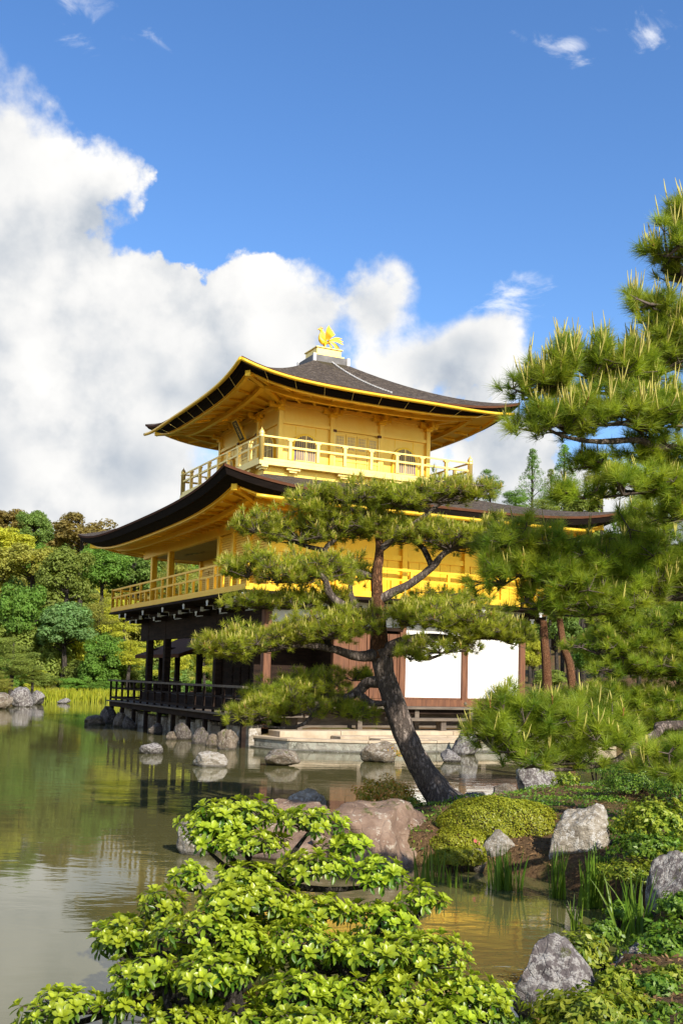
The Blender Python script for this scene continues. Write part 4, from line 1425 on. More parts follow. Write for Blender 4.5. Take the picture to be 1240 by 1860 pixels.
def needles(r, C, D, n, L, wd, spread=(15, 80)):
    """n thin needle blades per tuft centre C with axis D -> verts, faces, tint"""
    N = len(C)
    C = np.repeat(C, n, 0)
    D = np.repeat(unit(D), n, 0)
    K = N * n
    rad = rand_dirs(r, K)
    rad = unit(rad - D * (rad * D).sum(-1, keepdims=True))
    ph = np.radians(r.uniform(spread[0], spread[1], K))[:, None]
    dirs = D * np.cos(ph) + rad * np.sin(ph)
    ln = (L * r.uniform(0.7, 1.12, K))[:, None]
    base = C + D * (r.uniform(-0.25, 0.25, K)[:, None] * L)
    tip = base + dirs * ln
    tip[:, 2] -= 0.06 * L * r.uniform(0, 2, K)
    side = unit(np.cross(dirs, rand_dirs(r, K))) * wd / 2
    V = np.stack([base + side, base - side, tip], 1).reshape(-1, 3)
    F_ = np.arange(K * 3).reshape(-1, 3)
    tuft_t = np.repeat(r.uniform(0.0, 0.6, N), n) + r.uniform(0, 0.45, K)
    T = np.stack([tuft_t * 0.75, tuft_t * 0.75, tuft_t * 1.0], 1).reshape(-1)
    return V, F_, np.clip(T, 0, 1)


def spikes(r, P, Q, r0, r1):
    """3-sided tapered prisms from P to Q -> verts, quad faces"""
    n = len(P)
    d = unit(Q - P)
    a = unit(np.cross(d, rand_dirs(r, n)))
    b = np.cross(d, a)
    V = []
    for c, rad in ((P, r0), (Q, r1)):
        rad = np.asarray(rad).reshape(-1, 1) if np.ndim(rad) else rad
        for k in range(3):
            t = 2 * np.pi * k / 3
            V.append(c + (a * np.cos(t) + b * np.sin(t)) * rad)
    V = np.stack(V, 1).reshape(-1, 3)
    o = (np.arange(n) * 6)[:, None]
    F_ = np.concatenate([o + np.array([[k, (k + 1) % 3, 3 + (k + 1) % 3, 3 + k]]) for k in range(3)], 0)
    return V, F_


def leaf_quads(r, C, Nrm, L, W, fold=0.25, tint=None):
    """folded diamond leaves: 4 verts each, quad faces; Nrm is the facing normal"""
    K = len(C)
    Nrm = unit(Nrm)
    ax = unit(np.cross(Nrm, rand_dirs(r, K)))
    sd_ = np.cross(Nrm, ax)
    l = (L * r.uniform(0.7, 1.25, K))[:, None]
    w_ = (W * r.uniform(0.7, 1.25, K))[:, None]
    V = np.stack([C - ax * l * 0.5, C + sd_ * w_ * 0.5 + Nrm * fold * w_, C + ax * l * 0.5, C - sd_ * w_ * 0.5 + Nrm * fold * w_], 1).reshape(-1, 3)
    F_ = np.arange(K * 4).reshape(-1, 4)
    T = r.uniform(0, 1, K) if tint is None else tint
    return V, F_, np.repeat(T, 4)


def tube_obj(name, path, radii, mat, parent, n=10, sub=5):
    P = spline([(*p, q) for p, q in zip(path, radii)], sub)
    return MB().tube([p[:3] for p in P], [max(0.002, p[3]) for p in P], n).build(name, mat, parent, True)


def rough_bark(o, amt, seed=0.0, freq=9.0):
    me = o.data
    n = len(me.vertices)
    co = np.empty(n * 3, dtype=np.float32)
    me.vertices.foreach_get('co', co)
    nr = np.empty(n * 3, dtype=np.float32)
    me.vertices.foreach_get('normal', nr)
    co = co.reshape(-1, 3)
    nr = nr.reshape(-1, 3)
    d = np.array([mnoise.noise(Vector((float(c[0]) * freq + seed, float(c[1]) * freq, float(c[2]) * freq * 0.6))) for c in co])
    me.vertices.foreach_set('co', (co + nr * (d * amt)[:, None]).astype(np.float32).ravel())
    me.update()


# ------------------------------------------------------------------ pines built pad by pad
def pine_pad(r, tree, c, rx, ry, rz, tufts, nn, L, wd, nmat, candle=0.5, cl=(0.05, 0.12), hub=None, subs=None):
    c = np.array(c)
    k = subs or max(4, tufts // 9)
    sc = rand_dirs(r, k, -0.25) * (r.uniform(0.35, 0.95, k) ** 0.6)[:, None]
    sc[:, 2] = np.abs(sc[:, 2]) * 0.9 - 0.12 + 0.25 * r.uniform(-1, 1, k)
    S = c + sc * np.array([rx, ry, rz])
    which = r.integers(0, k, tufts)
    spread = np.array([0.44 * rx + 0.03, 0.44 * ry + 0.03, 0.52 * rz + 0.03])
    P = S[which] + rand_dirs(r, tufts, -0.5) * (r.uniform(0.2, 1, tufts) ** 0.5)[:, None] * spread
    out = unit((P - c) / np.array([rx, ry, rz]) + 1e-6)
    D = unit(out * 0.55 + np.array([0, 0, 0.75]) + rand_dirs(r, tufts) * 0.35)
    V, F_, T = needles(r, P, D, nn, L, wd)
    link('needle_pad', fast_mesh('needle_pad', V, F_, M[nmat], False, T), tree)['kind'] = 'stuff'
    # twigs
    h = np.array(hub) if hub is not None else c + np.array([0, 0, -0.25 * rz])
    p0 = np.concatenate([np.repeat(h[None], k, 0), S[which]])
    q0 = np.concatenate([S, P + D * 0.02])
    V1, F1 = spikes(r, p0, q0, np.concatenate([np.full(k, 0.011), np.full(tufts, 0.005)]) * (L / 0.10), np.concatenate([np.full(k, 0.006), np.full(tufts, 0.003)]) * (L / 0.10))
    link('twigs', fast_mesh('twigs', V1, F1, M['twig']), tree)['kind'] = 'stuff'
    # candles on the sunny tips
    top = (P[:, 2] > c[2] - 0.1 * rz)
    sel = np.where(top & (r.uniform(0, 1, tufts) < candle))[0]
    if len(sel):
        m = np.repeat(sel, r.integers(1, 4, len(sel)))
        P2 = P[m] + D[m] * 0.15 * L
        up = unit(np.array([0, 0, 1.0]) + rand_dirs(r, len(m)) * 0.36 + out[m] * np.array([0.18, 0.18, 0]))
        ln = r.uniform(cl[0], cl[1], len(m))[:, None]
        mid = P2 + up * ln * 0.55 + rand_dirs(r, len(m)) * 0.05 * ln
        Va, Fa = spikes(r, P2, mid, 0.0055 * (L / 0.09) ** 0.5, 0.0058 * (L / 0.09) ** 0.5)
        Vb, Fb = spikes(r, mid, mid + unit(up + np.array([0, 0, 0.35])) * ln * 0.5, 0.0058 * (L / 0.09) ** 0.5, 0.0022)
        T2 = np.repeat(r.uniform(0, 1, len(m)), 6)
        link('candles', fast_mesh('candles', np.concatenate([Va, Vb]), np.concatenate([Fa, Fb + len(Va)]), M['candle'], False, np.concatenate([T2, T2])), tree)['kind'] = 'stuff'
        few = r.choice(m, max(1, len(m) // 7))
        Vc, Fc = spikes(r, P[few], P[few] + D[few] * 0.5 * L, 0.008 * (L / 0.09) ** 0.5, 0.006)
        link('pollen_cones', fast_mesh('pollen_cones', Vc, Fc, M['cone'], False, np.repeat(r.uniform(0, 1, len(few)), 6)), tree)['kind'] = 'stuff'


def px_pad(px, py, hw, hh, Y):
    s = Y / F_PX
    return at(px, py, Y), hw * s, hh * s


def px_path(pts, Y0):
    return [at(x, y, Y0 + dy) for x, y, dy in pts]


# --- the leaning garden pine in front of the pavilion
r = np.random.default_rng(21)
PY = 12.9
pbase = on(812, 1468, 0.38)
pine1 = empty('pine_tree', (0, 0, 0))
tag(pine1, 'leaning garden pine with cloud-like needle pads growing on the peninsula', 'pine tree')
tr = px_path([(838, 1492, -.05), (806, 1455, 0), (768, 1400, 0), (738, 1340, 0), (716, 1280, 0), (700, 1230, 0), (690, 1180, 0)], PY)
o = tube_obj('trunk', tr, [0.31, 0.205, 0.152, 0.138, 0.130, 0.126, 0.124], M['bark'], pine1, 24, 8)
rough_bark(o, 0.022)
o = tube_obj('trunk', px_path([(691, 1195, 0), (688, 1150, 0), (686, 1100, 0), (684, 1050, 0), (689, 1000, 0), (684, 960, 0.05), (668, 925, 0.1)], PY), [0.128, 0.10, 0.08, 0.066, 0.052, 0.038, 0.022], M['bark_orange'], pine1, 16, 6)
rough_bark(o, 0.010, 3.0, 18.0)
for pts, rad in [
    ([(688, 1090, 0), (715, 1075, -.05), (745, 1060, -.1), (785, 1030, -.15), (808, 1004, -.2), (862, 986, -.2), (905, 978, -.2)], [.062, .056, .050, .044, .034, .024, .012]),
    ([(785, 1030, -.15), (770, 1000, -.05), (755, 985, 0), (735, 975, .1)], [.04, .034, .026, .014]),
    ([(684, 1122, 0), (650, 1112, -.1), (620, 1098, -.2), (598, 1078, -.25), (588, 1050, -.3), (560, 1035, -.3), (500, 1040, -.3)], [.075, .066, .056, .046, .036, .026, .012]),
    ([(648, 1110, 0.05), (636, 1075, .1), (640, 1050, .15)], [.05, .035, .02]),
    ([(686, 1050, 0), (650, 1040, .15), (612, 1018, .2), (590, 1000, .2), (610, 978, .2), (630, 955, .2)], [.05, .045, .038, .034, .026, .014]),
    ([(590, 1000, .2), (550, 990, .15), (500, 970, .1), (465, 962, .1)], [.034, .026, .018, .01]),
    ([(690, 1192, 0), (725, 1168, -.1), (775, 1158, -.2), (830, 1160, -.3), (885, 1158, -.3), (930, 1165, -.3)], [.10, .072, .052, .04, .028, .014]),
    ([(705, 1186, -.05), (740, 1182, -.2), (772, 1196, -.3), (800, 1190, -.35)], [.06, .045, .032, .015]),
    ([(690, 1188, 0), (650, 1192, -.15), (600, 1178, -.3), (545, 1172, -.4), (480, 1182, -.4), (430, 1180, -.4)], [.09, .062, .046, .034, .022, .012]),
    ([(600, 1178, -.3), (590, 1160, -.35), (575, 1150, -.4)], [.04, .03, .012]),
    ([(698, 1238, 0), (668, 1240, .1), (650, 1256, .15), (622, 1268, .2), (570, 1262, .3), (530, 1255, .3)], [.085, .070, .060, .050, .032, .014]),
    ([(650, 1258, .1), (672, 1276, .0), (700, 1278, -.1)], [.05, .044, .03]),
    ([(640, 1262, .1), (610, 1276, 0), (580, 1282, -.1), (556, 1312, -.2), (520, 1322, -.2), (470, 1318, -.2)], [.048, .040, .032, .024, .018, .010]),
    ([(688, 1000, 0), (720, 975, -.05), (760, 945, -.1), (800, 915, -.1), (845, 898, -.1)], [.046, .038, .03, .022, .012]),
    ([(684, 960, .05), (660, 940, .1), (620, 915, .1), (580, 905, .1)], [.034, .028, .018, .01]),
]:
    o = tube_obj('branch', px_path(pts, PY), rad, M['bark'] if rad[0] > 0.045 else M['bark_dark'], pine1, 10, 5)
    rough_bark(o, 0.008, 1.0, 20.0)
pads1 = [(585, 915, 50, 24, .1), (650, 905, 62, 26, .1), (725, 915, 56, 24, 0), (790, 905, 66, 26, -.1), (852, 896, 40, 22, -.1),
         (466, 960, 40, 26, .1), (545, 972, 60, 34, .1), (618, 962, 62, 36, .2), (690, 958, 60, 30, .3), (745, 975, 52, 30, .1), (818, 988, 66, 34, -.2), (885, 976, 46, 28, -.2),
         (450, 1040, 36, 28, -.3), (510, 1048, 62, 34, -.3), (580, 1040, 52, 32, -.25), (640, 1045, 42, 30, .2),
         (470, 1100, 52, 18, -.1), (540, 1100, 46, 20, 0), (600, 1090, 34, 18, .1),
         (405, 1182, 40, 26, -.45), (462, 1176, 60, 34, -.45), (530, 1160, 52, 32, -.4), (590, 1150, 54, 34, -.4), (650, 1140, 50, 30, -.35),
         (745, 1125, 46, 26, -.2), (800, 1130, 56, 34, -.3), (860, 1140, 60, 36, -.3), (925, 1160, 42, 30, -.3), (800, 1180, 60, 22, -.35),
         (790, 1092, 80, 14, .4),
         (470, 1300, 56, 28, -.2), (530, 1290, 56, 34, -.1), (570, 1250, 62, 26, .3), (500, 1262, 46, 22, .2), (628, 1296, 52, 20, .1), (640, 1232, 30, 14, .3)]
pr = random.Random(12)
pads1 = pads1 + [(x + pr.uniform(-1.0, 1.0) * hw, y + pr.uniform(-0.5, 0.9) * hh, hw * pr.uniform(0.25, 0.5), hh * pr.uniform(0.35, 0.7), dy + pr.uniform(-.2, .2)) for k_, (x, y, hw, hh, dy) in enumerate(pads1) if hh > 18 and k_ % 2 == 0]
for (x, y, hw, hh, dy) in pads1:
    c_, rx, rz = px_pad(x, y, hw, hh, PY + dy)
    low_ = y > 1220 or (x, y) == (790, 1092)
    rx, rz = rx * 1.06, rz * 1.27
    n_t = int(160 * (rx / 0.4) * (rz / 0.2)) + 22
    pine_pad(r, pine1, c_, rx, min(rx, 0.42), rz, n_t, 46, 0.092, 0.0042, 'needle', candle=0.18 if low_ else 0.42, cl=(0.03, 0.10))

# --- the big pine on the right whose branches reach into the picture; its trunk stands outside the frame
r = np.random.default_rng(33)
QY = 8.6
pine2 = empty('pine_tree')
tag(pine2, 'tall black pine with long dark needles and many upright candles reaching over the bank', 'pine tree')
tx, ty = 4.7, 8.3
tp = [(tx + 0.1, ty, gz(tx, ty) - 0.2), (tx, ty, 0.9), (tx - 0.06, ty - 0.05, 1.8), (tx + 0.05, ty, 2.8), (tx - 0.03, ty + 0.03, 3.8), (tx - 0.1, ty, 5.2), (tx - 0.25, ty, 6.3)]
o = tube_obj('trunk', [Vector(p) for p in tp], [0.26, 0.19, 0.17, 0.15, 0.12, 0.08, 0.03], M['bark'], pine2, 20, 6)
rough_bark(o, 0.02)
def tk(z):
    return Vector((tx - 0.03, ty, z))
limbs = [
    ([(1240, 815, 0), (1160, 800, -.1), (1090, 802, -.2), (1030, 795, -.3), (985, 775, -.35)], [.05, .038, .03, .022, .01], 3.85),
    ([(1240, 745, .1), (1180, 725, 0), (1110, 715, -.1), (1040, 715, -.2)], [.04, .03, .022, .01], 4.1),
    ([(1240, 590, .1), (1215, 575, 0), (1185, 560, -.1)], [.03, .022, .012], 4.9),
    ([(1240, 500, .1), (1215, 470, 0)], [.02, .01], 5.2),
    ([(1240, 890, .1), (1180, 895, 0), (1120, 890, -.1)], [.035, .025, .012], 3.45),
    ([(1240, 1085, .9), (1170, 1082, .8), (1090, 1075, .7), (1010, 1062, .6), (930, 1045, .55)], [.055, .045, .034, .024, .010], 2.6),
    ([(1240, 1000, 1.1), (1180, 1010, 1.0), (1110, 1010, .9)], [.035, .026, .012], 2.9),
    ([(1240, 1318, 0), (1195, 1330, -.1), (1150, 1362, -.15), (1095, 1388, -.2), (1010, 1398, -.3), (935, 1385, -.35)], [.058, .05, .040, .030, .020, .010], 1.55),
    ([(1150, 1362, -.15), (1090, 1345, -.1), (1020, 1335, -.1)], [.03, .022, .01], None),
    ([(1240, 1400, -.6), (1200, 1395, -.7)], [.02, .01], 1.4),
]
for pts, rad, z0 in limbs:
    P = px_path(pts, QY)
    rad = [q * 0.72 for q in rad]
    if z0 is not None:
        P = [tk(z0)] + P
        rad = [rad[0] * 1.3] + rad
    o = tube_obj('branch', P, rad, M['bark'] if rad[0] > 0.045 else M['bark_dark'], pine2, 10, 5)
    rough_bark(o, 0.006, 1.0, 24.0)
pads2 = [(968, 712, 34, 34, -.35), (1012, 690, 46, 46, -.25), (1075, 675, 48, 44, -.1), (1135, 690, 48, 48, 0), (1195, 665, 50, 50, .1), (1240, 640, 40, 50, .1),
         (975, 775, 36, 26, -.35), (1030, 775, 50, 32, -.3), (1095, 760, 52, 38, -.2), (1160, 770, 52, 36, -.1), (1225, 760, 46, 40, 0),
         (1165, 830, 44, 22, .1), (1225, 840, 40, 26, .1),
         (1180, 545, 30, 26, -.1), (1215, 590, 36, 30, 0), (1212, 455, 26, 36, 0), (1240, 500, 26, 34, .1), (1238, 400, 16, 26, .1),
         (1130, 890, 44, 26, -.1), (1190, 885, 44, 26, 0), (1240, 900, 40, 30, .1),
         (925, 985, 40, 30, -.35), (915, 1050, 40, 36, -.35), (965, 1040, 48, 44, -.3), (1000, 1000, 46, 30, -.25), (1030, 1065, 52, 44, -.2), (1090, 1035, 52, 44, -.1), (1150, 1015, 52, 44, 0), (1205, 1005, 38, 38, .1),
         (1060, 1110, 54, 28, -.1), (1130, 1095, 54, 40, -.1), (1200, 1080, 54, 46, 0), (985, 1100, 36, 22, -.25),
         (895, 1350, 34, 36, -.4), (930, 1320, 40, 44, -.35), (985, 1320, 46, 44, -.3), (1045, 1325, 48, 40, -.2), (1100, 1335, 44, 36, -.15), (955, 1385, 46, 26, -.35), (1020, 1380, 42, 22, -.3),
         (1215, 1395, 40, 36, -.7), (1060, 900, 30, 16, 0), (1195, 945, 40, 26, .2), (1235, 930, 40, 30, .2), (1090, 845, 34, 18, .1)]
for (x, y, hw, hh, dy) in pads2:
    near_ = 940 < y < 1120
    c_, rx, rz = px_pad(x, y, hw, hh, QY + dy + (0.9 if near_ else 0))
    rx, rz = rx * 1.36, rz * 1.36
    n_t = int((34 if near_ else 38) * (rx / 0.2) * (rz / 0.17)) + 8
    up_ = y < 800
    pine_pad(r, pine2, c_, rx, min(rx, 0.34), rz, n_t, 95, 0.132, 0.0038, 'needle_deep', candle=0.42 if up_ else 0.2, cl=(0.08, 0.24) if up_ else (0.06, 0.17), subs=max(5, n_t // 5))

# --- a second dark pine further back on the right bank
r = np.random.default_rng(44)
SY = 17.0
pine3 = empty('pine_tree')
tag(pine3, 'dark pine standing further back on the right bank behind the black pine', 'pine tree')
tx, ty = 6.3, 17.4
o = tube_obj('trunk', [Vector(p) for p in [(tx + .1, ty, gz(tx, ty) - 0.2), (tx, ty, 1.2), (tx - .1, ty, 2.6), (tx, ty, 4.2), (tx, ty, 5.4)]], [0.24, 0.19, 0.16, 0.11, 0.03], M['bark'], pine3, 16, 6)
rough_bark(o, 0.02)
for pts, rad, z0 in [([(1240, 1190, 0), (1170, 1195, 0), (1090, 1185, -.1)], [.06, .045, .015], 2.3), ([(1240, 1140, 0), (1180, 1150, -.1), (1120, 1140, -.2)], [.05, .035, .012], 2.8),
                     ([(1240, 1260, 0), (1190, 1270, 0), (1110, 1262, -.2), (1065, 1275, -.2)], [.06, .045, .03, .012], 1.7)]:
    o = tube_obj('branch', [Vector((tx, ty, z0))] + px_path(pts, SY), [rad[0] * 1.3] + rad, M['bark_dark'], pine3, 8, 5)
for (x, y, hw, hh, dy) in [(1085, 1180, 48, 26, -.1), (1140, 1165, 50, 34, 0), (1200, 1155, 54, 40, 0), (1250, 1130, 50, 44, 0), (1130, 1215, 52, 28, -.2), (1195, 1215, 54, 34, -.1), (1250, 1220, 50, 36, 0),
                           (1075, 1265, 44, 22, -.2), (1130, 1285, 50, 28, -.2), (1195, 1285, 54, 32, -.1), (1250, 1290, 46, 34, 0), (1110, 1125, 40, 22, 0), (1150, 1325, 46, 26, -.3), (1215, 1330, 46, 28, -.2)]:
    c_, rx, rz = px_pad(x, y, hw, hh, SY + dy)
    rx, rz = rx * 1.2, rz * 1.25
    n_t = int(75 * (rx / 0.4) * (rz / 0.3)) + 10
    pine_pad(r, pine3, c_, rx, min(rx, 0.6), rz, n_t, 70, 0.16, 0.007, 'needle_deep', candle=0.25, cl=(0.06, 0.16), subs=max(5, n_t // 6))

# ------------------------------------------------------------------ the fresh-leaved bush in the foreground
def rosette_mesh(seed):
    rr = np.random.default_rng(seed)
    Vs, Fs, Ts = [], [], []
    def leaf(az_, elv, L, W, tint, z0):
        d = np.array([math.cos(az_) * math.cos(elv), math.sin(az_) * math.cos(elv), math.sin(elv)])
        s = np.array([-math.sin(az_), math.cos(az_), 0])
        n = np.cross(s, d) * -1
        prof = [(0.0, 0.10), (0.3, 0.55), (0.62, 1.0), (0.85, 0.72), (1.0, 0.06)]
        o = sum(len(v) for v in Vs)
        vs = []
        for k, wk in prof:
            bend = -0.22 * k * k * L
            c = d * k * L + np.array([0, 0, bend + z0])
            vs += [c + s * W * wk / 2 + n * 0.22 * W * wk, c, c - s * W * wk / 2 + n * 0.22 * W * wk]
        Vs.append(np.array(vs))
        for k in range(4):
            a = o + k * 3
            Fs.extend([(a, a + 3, a + 4, a + 1), (a + 1, a + 4, a + 5, a + 2)])
        Ts.append(np.full(len(vs), tint))
    n_in, n_mid, n_out = 4, 6, 5
    a0 = rr.uniform(0, 6)
    for k in range(n_in):
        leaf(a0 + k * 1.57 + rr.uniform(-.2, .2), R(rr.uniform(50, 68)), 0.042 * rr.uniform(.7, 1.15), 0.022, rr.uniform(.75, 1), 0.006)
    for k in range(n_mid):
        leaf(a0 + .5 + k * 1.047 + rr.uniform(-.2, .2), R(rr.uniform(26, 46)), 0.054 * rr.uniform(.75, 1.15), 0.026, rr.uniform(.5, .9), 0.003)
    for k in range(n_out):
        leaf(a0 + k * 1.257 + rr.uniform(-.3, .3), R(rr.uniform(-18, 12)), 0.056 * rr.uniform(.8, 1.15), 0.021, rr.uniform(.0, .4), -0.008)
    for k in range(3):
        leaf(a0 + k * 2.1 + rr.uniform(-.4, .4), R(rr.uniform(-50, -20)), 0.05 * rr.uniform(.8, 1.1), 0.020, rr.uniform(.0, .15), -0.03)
    return np.concatenate(Vs), np.array(Fs), np.concatenate(Ts)


r = np.random.default_rng(55)
bush = empty('pieris_bush', (0, 0, 0))
tag(bush, 'large bush of bright yellow-green leaf rosettes overhanging the pond', 'bush')
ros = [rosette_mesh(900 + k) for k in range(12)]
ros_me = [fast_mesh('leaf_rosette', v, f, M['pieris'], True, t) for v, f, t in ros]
pads3 = [(430, 1472, 62, 32, 5.9), (405, 1500, 58, 34, 5.88), (548, 1492, 58, 30, 5.9), (385, 1535, 52, 34, 5.8), (470, 1548, 88, 24, 5.75), (634, 1548, 36, 20, 5.8), (590, 1585, 80, 24, 5.6), (700, 1592, 66, 24, 5.65),
         (765, 1630, 46, 26, 5.6), (350, 1600, 50, 34, 5.6), (410, 1625, 66, 28, 5.4), (300, 1648, 48, 28, 5.5), (245, 1690, 58, 32, 5.4), (192, 1702, 32, 26, 5.4), (480, 1645, 74, 26, 5.35),
         (575, 1655, 66, 28, 5.4), (690, 1662, 66, 26, 5.5), (350, 1705, 76, 32, 5.15), (450, 1705, 66, 28, 5.1), (560, 1720, 76, 32, 5.1), (660, 1740, 76, 32, 5.15), (760, 1745, 74, 36, 5.2),
         (835, 1790, 62, 36, 5.2), (876, 1828, 36, 26, 5.2), (275, 1775, 74, 36, 4.95), (395, 1775, 70, 32, 4.9), (525, 1795, 66, 32, 4.9), (620, 1815, 76, 36, 4.9), (720, 1822, 76, 34, 5.0),
         (228, 1815, 46, 28, 4.9), (122, 1832, 62, 28, 4.9), (330, 1845, 76, 28, 4.75), (560, 1860, 60, 24, 4.7), (700, 1870, 78, 26, 4.75), (470, 1600, 56, 22, 5.55), (800, 1850, 50, 28, 4.9), (440, 1860, 60, 26, 4.7)]
rr_ = random.Random(4)
pads3 = pads3 + [(x + rr_.uniform(-38, 38), y + rr_.uniform(20, 36), hw * 0.95, hh, Y + rr_.uniform(0.12, 0.3)) for (x, y, hw, hh, Y) in pads3 if y > 1640]
pads3 = [(x + rr_.uniform(-16, 16), y + rr_.uniform(-13, 13), hw * rr_.uniform(0.7, 1.1), hh * rr_.uniform(0.6, 1.0), Y + rr_.uniform(-0.08, 0.08)) for (x, y, hw, hh, Y) in pads3]
RP, RD = [], []
hubs = []
for (x, y, hw, hh, Y) in pads3:
    c_, rx, rz = px_pad(x, y, hw, hh, Y)
    n = int(10 + 30 * rx / 0.18 * max(rz, 0.06) / 0.08)
    d = rand_dirs(r, n * 3, -0.15)
    P = np.array(c_) + d * np.array([rx, rx * 0.9, rz]) * r.uniform(0.66, 1.14, n * 3)[:, None]
    keep = []
    for i in range(len(P)):                       # keep rosettes from sitting inside one another
        if all(np.linalg.norm(P[i] - P[j]) > 0.053 for j in keep):
            keep.append(i)
        if len(keep) >= n:
            break
    RP.append(P[keep])
    RD.append(unit(d[keep] * np.array([0.8, 0.8, 0.3]) + np.array([0, 0, 0.9]) + rand_dirs(r, len(keep)) * 0.2))
    hubs.append(np.array(c_) - np.array([0, 0, rz * 0.7]))
sizes = [len(p) for p in RP]
RPa, RDa = np.concatenate(RP), np.concatenate(RD)
order = np.argsort(RPa[:, 1] - 0.5 * RPa[:, 2])
single = set(order[:300].tolist())
Vb, Fb, Tb, off = [], [], [], 0
for i in range(len(RPa)):
    q = Vector(RDa[i]).to_track_quat('Z', 'Y') @ Matrix.Rotation(float(r.uniform(0, 6.28)), 3, 'Z').to_quaternion()
    s_ = float(r.uniform(0.6, 1.2))
    k = int(r.integers(0, 12))
    if i in single:
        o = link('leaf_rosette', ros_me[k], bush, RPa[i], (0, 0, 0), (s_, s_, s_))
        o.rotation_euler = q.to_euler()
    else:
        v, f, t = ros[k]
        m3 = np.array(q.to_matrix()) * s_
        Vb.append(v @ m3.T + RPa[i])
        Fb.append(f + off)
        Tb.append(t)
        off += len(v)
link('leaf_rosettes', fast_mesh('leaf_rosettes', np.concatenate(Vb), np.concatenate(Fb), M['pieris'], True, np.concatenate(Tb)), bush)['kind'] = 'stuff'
root = Vector((-0.52, 4.72, gz(-0.52, 4.72) - 0.08))
forks = [at(430, 1800, 4.85), at(560, 1790, 4.9), at(390, 1700, 5.2), at(640, 1780, 5.05), at(300, 1790, 4.95), at(470, 1600, 5.6)]
for k, fk in enumerate(forks):
    mid = (root + fk) / 2 + Vector((0.05 * math.sin(k * 2.1), 0.05, 0.06))
    tube_obj('stem', [root + Vector((0.03 * math.cos(k), 0.03 * math.sin(k), 0)), mid, fk], [0.045, 0.036, 0.026], M['bark_dark'], bush, 10, 6)
st = 0
for k, h in enumerate(hubs):
    hv = Vector(h)
    fk = min(forks, key=lambda p: (p - hv).length + (0.5 if p.z > hv.z + 0.05 else 0))
    mid = (fk * 0.45 + hv * 0.55) + Vector((0, 0, -0.03))
    tube_obj('branch', [fk, mid, hv], [0.022, 0.016, 0.009], M['bark_dark'], bush, 7, 5)
    n = sizes[k]
    V1, F1 = spikes(r, np.repeat(h[None], n, 0), RPa[st:st + n], 0.006, 0.003)
    link('twigs', fast_mesh('twigs', V1, F1, M['twig']), bush)['kind'] = 'stuff'
    st += n

# ------------------------------------------------------------------ other shrubs
def shrub(label, c, rx, ry, rz, n, L, W, mat, seed, cat='shrub', name='shrub', lump=0.12, zmin=-0.25, tight=0.06, upness=0.35, group=None, stems=5):
    r = np.random.default_rng(seed)
    root = empty(name, c)
    tag(root, label, cat, group)
    d = rand_dirs(r, n, zmin)
    ph = r.uniform(0, 6, 3)
    bump_ = 1 + lump * (np.sin(d[:, 0] * 5 + ph[0]) * np.cos(d[:, 1] * 6 + ph[1]) + 0.7 * np.sin(d[:, 2] * 7 + d[:, 0] * 9 + ph[2]) + 0.4 * np.sin(d[:, 0] * 17 + d[:, 1] * 15))
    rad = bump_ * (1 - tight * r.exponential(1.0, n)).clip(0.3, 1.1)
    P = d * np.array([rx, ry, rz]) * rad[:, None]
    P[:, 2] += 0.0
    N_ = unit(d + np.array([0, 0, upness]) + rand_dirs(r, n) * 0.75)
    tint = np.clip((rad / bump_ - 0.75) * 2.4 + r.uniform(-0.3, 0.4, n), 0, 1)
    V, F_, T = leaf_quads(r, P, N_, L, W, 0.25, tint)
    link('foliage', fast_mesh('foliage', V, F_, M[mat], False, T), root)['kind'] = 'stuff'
    for k in range(stems):
        a = k / stems * 6.283 + 0.4
        MB().tube([(0.1 * rx * math.cos(a), 0.1 * ry * math.sin(a), -rz * 0.6 - 0.25), (0.3 * rx * math.cos(a), 0.3 * ry * math.sin(a), -0.1 * rz), (0.6 * rx * math.cos(a), 0.6 * ry * math.sin(a), rz * 0.45)], [0.014, 0.011, 0.005], 6).build('stem', M['bark_dark'], root)
    return root


def px_shrub(label, x, y, hw, hh, Y, n, L, W, mat, seed, depth=0.9, **k):
    c_, rx, rz = px_pad(x, y, hw, hh, Y)
    return shrub(label, c_, rx, rx * depth, rz, n, L, W, mat, seed, **k)


px_shrub('clipped azalea mound of tiny yellow-green leaves beside the pine foot', 905, 1506, 112, 58, 11.45, 15000, 0.028, 0.016, 'azalea', 1, cat='azalea', name='azalea_mound', lump=0.05, tight=0.035, depth=0.8)
px_shrub('lower shoulder of clipped azalea sloping from the mound to the brown boulder', 835, 1538, 58, 34, 11.0, 6000, 0.028, 0.016, 'azalea', 21, cat='azalea', name='azalea_mound', lump=0.06, tight=0.04, depth=0.9)
px_shrub('low spill of azalea hanging over the water edge below the clipped mound', 830, 1562, 48, 22, 10.5, 3500, 0.026, 0.015, 'azalea', 2, cat='azalea', name='azalea_mound', lump=0.1, depth=0.6)
px_shrub('small red-tipped bush on the brown boulder beside the leaning trunk', 700, 1448, 56, 34, 12.4, 1500, 0.050, 0.022, 'red_shrub', 3, lump=0.2, tight=0.16)
px_shrub('little yellow-green sprig at the trunk side of the red-tipped bush', 745, 1465, 26, 18, 12.3, 500, 0.045, 0.02, 'yellow_shrub', 4, lump=0.2, tight=0.16)
px_shrub('bright green shrub with glossy leaves on the shaded bank', 1195, 1500, 66, 46, 9.3, 2600, 0.045, 0.024, 'yellow_shrub', 5, lump=0.22, tight=0.14)
px_shrub('dark green fine-leaved bush under the black pine branch', 1150, 1425, 64, 44, 12.6, 5200, 0.030, 0.014, 'green_shrub', 6, lump=0.2, tight=0.14)
px_shrub('low leafy shrub behind the tall pale boulder', 1185, 1545, 70, 28, 8.9, 1800, 0.045, 0.022, 'green_shrub', 7, lump=0.2, tight=0.16)
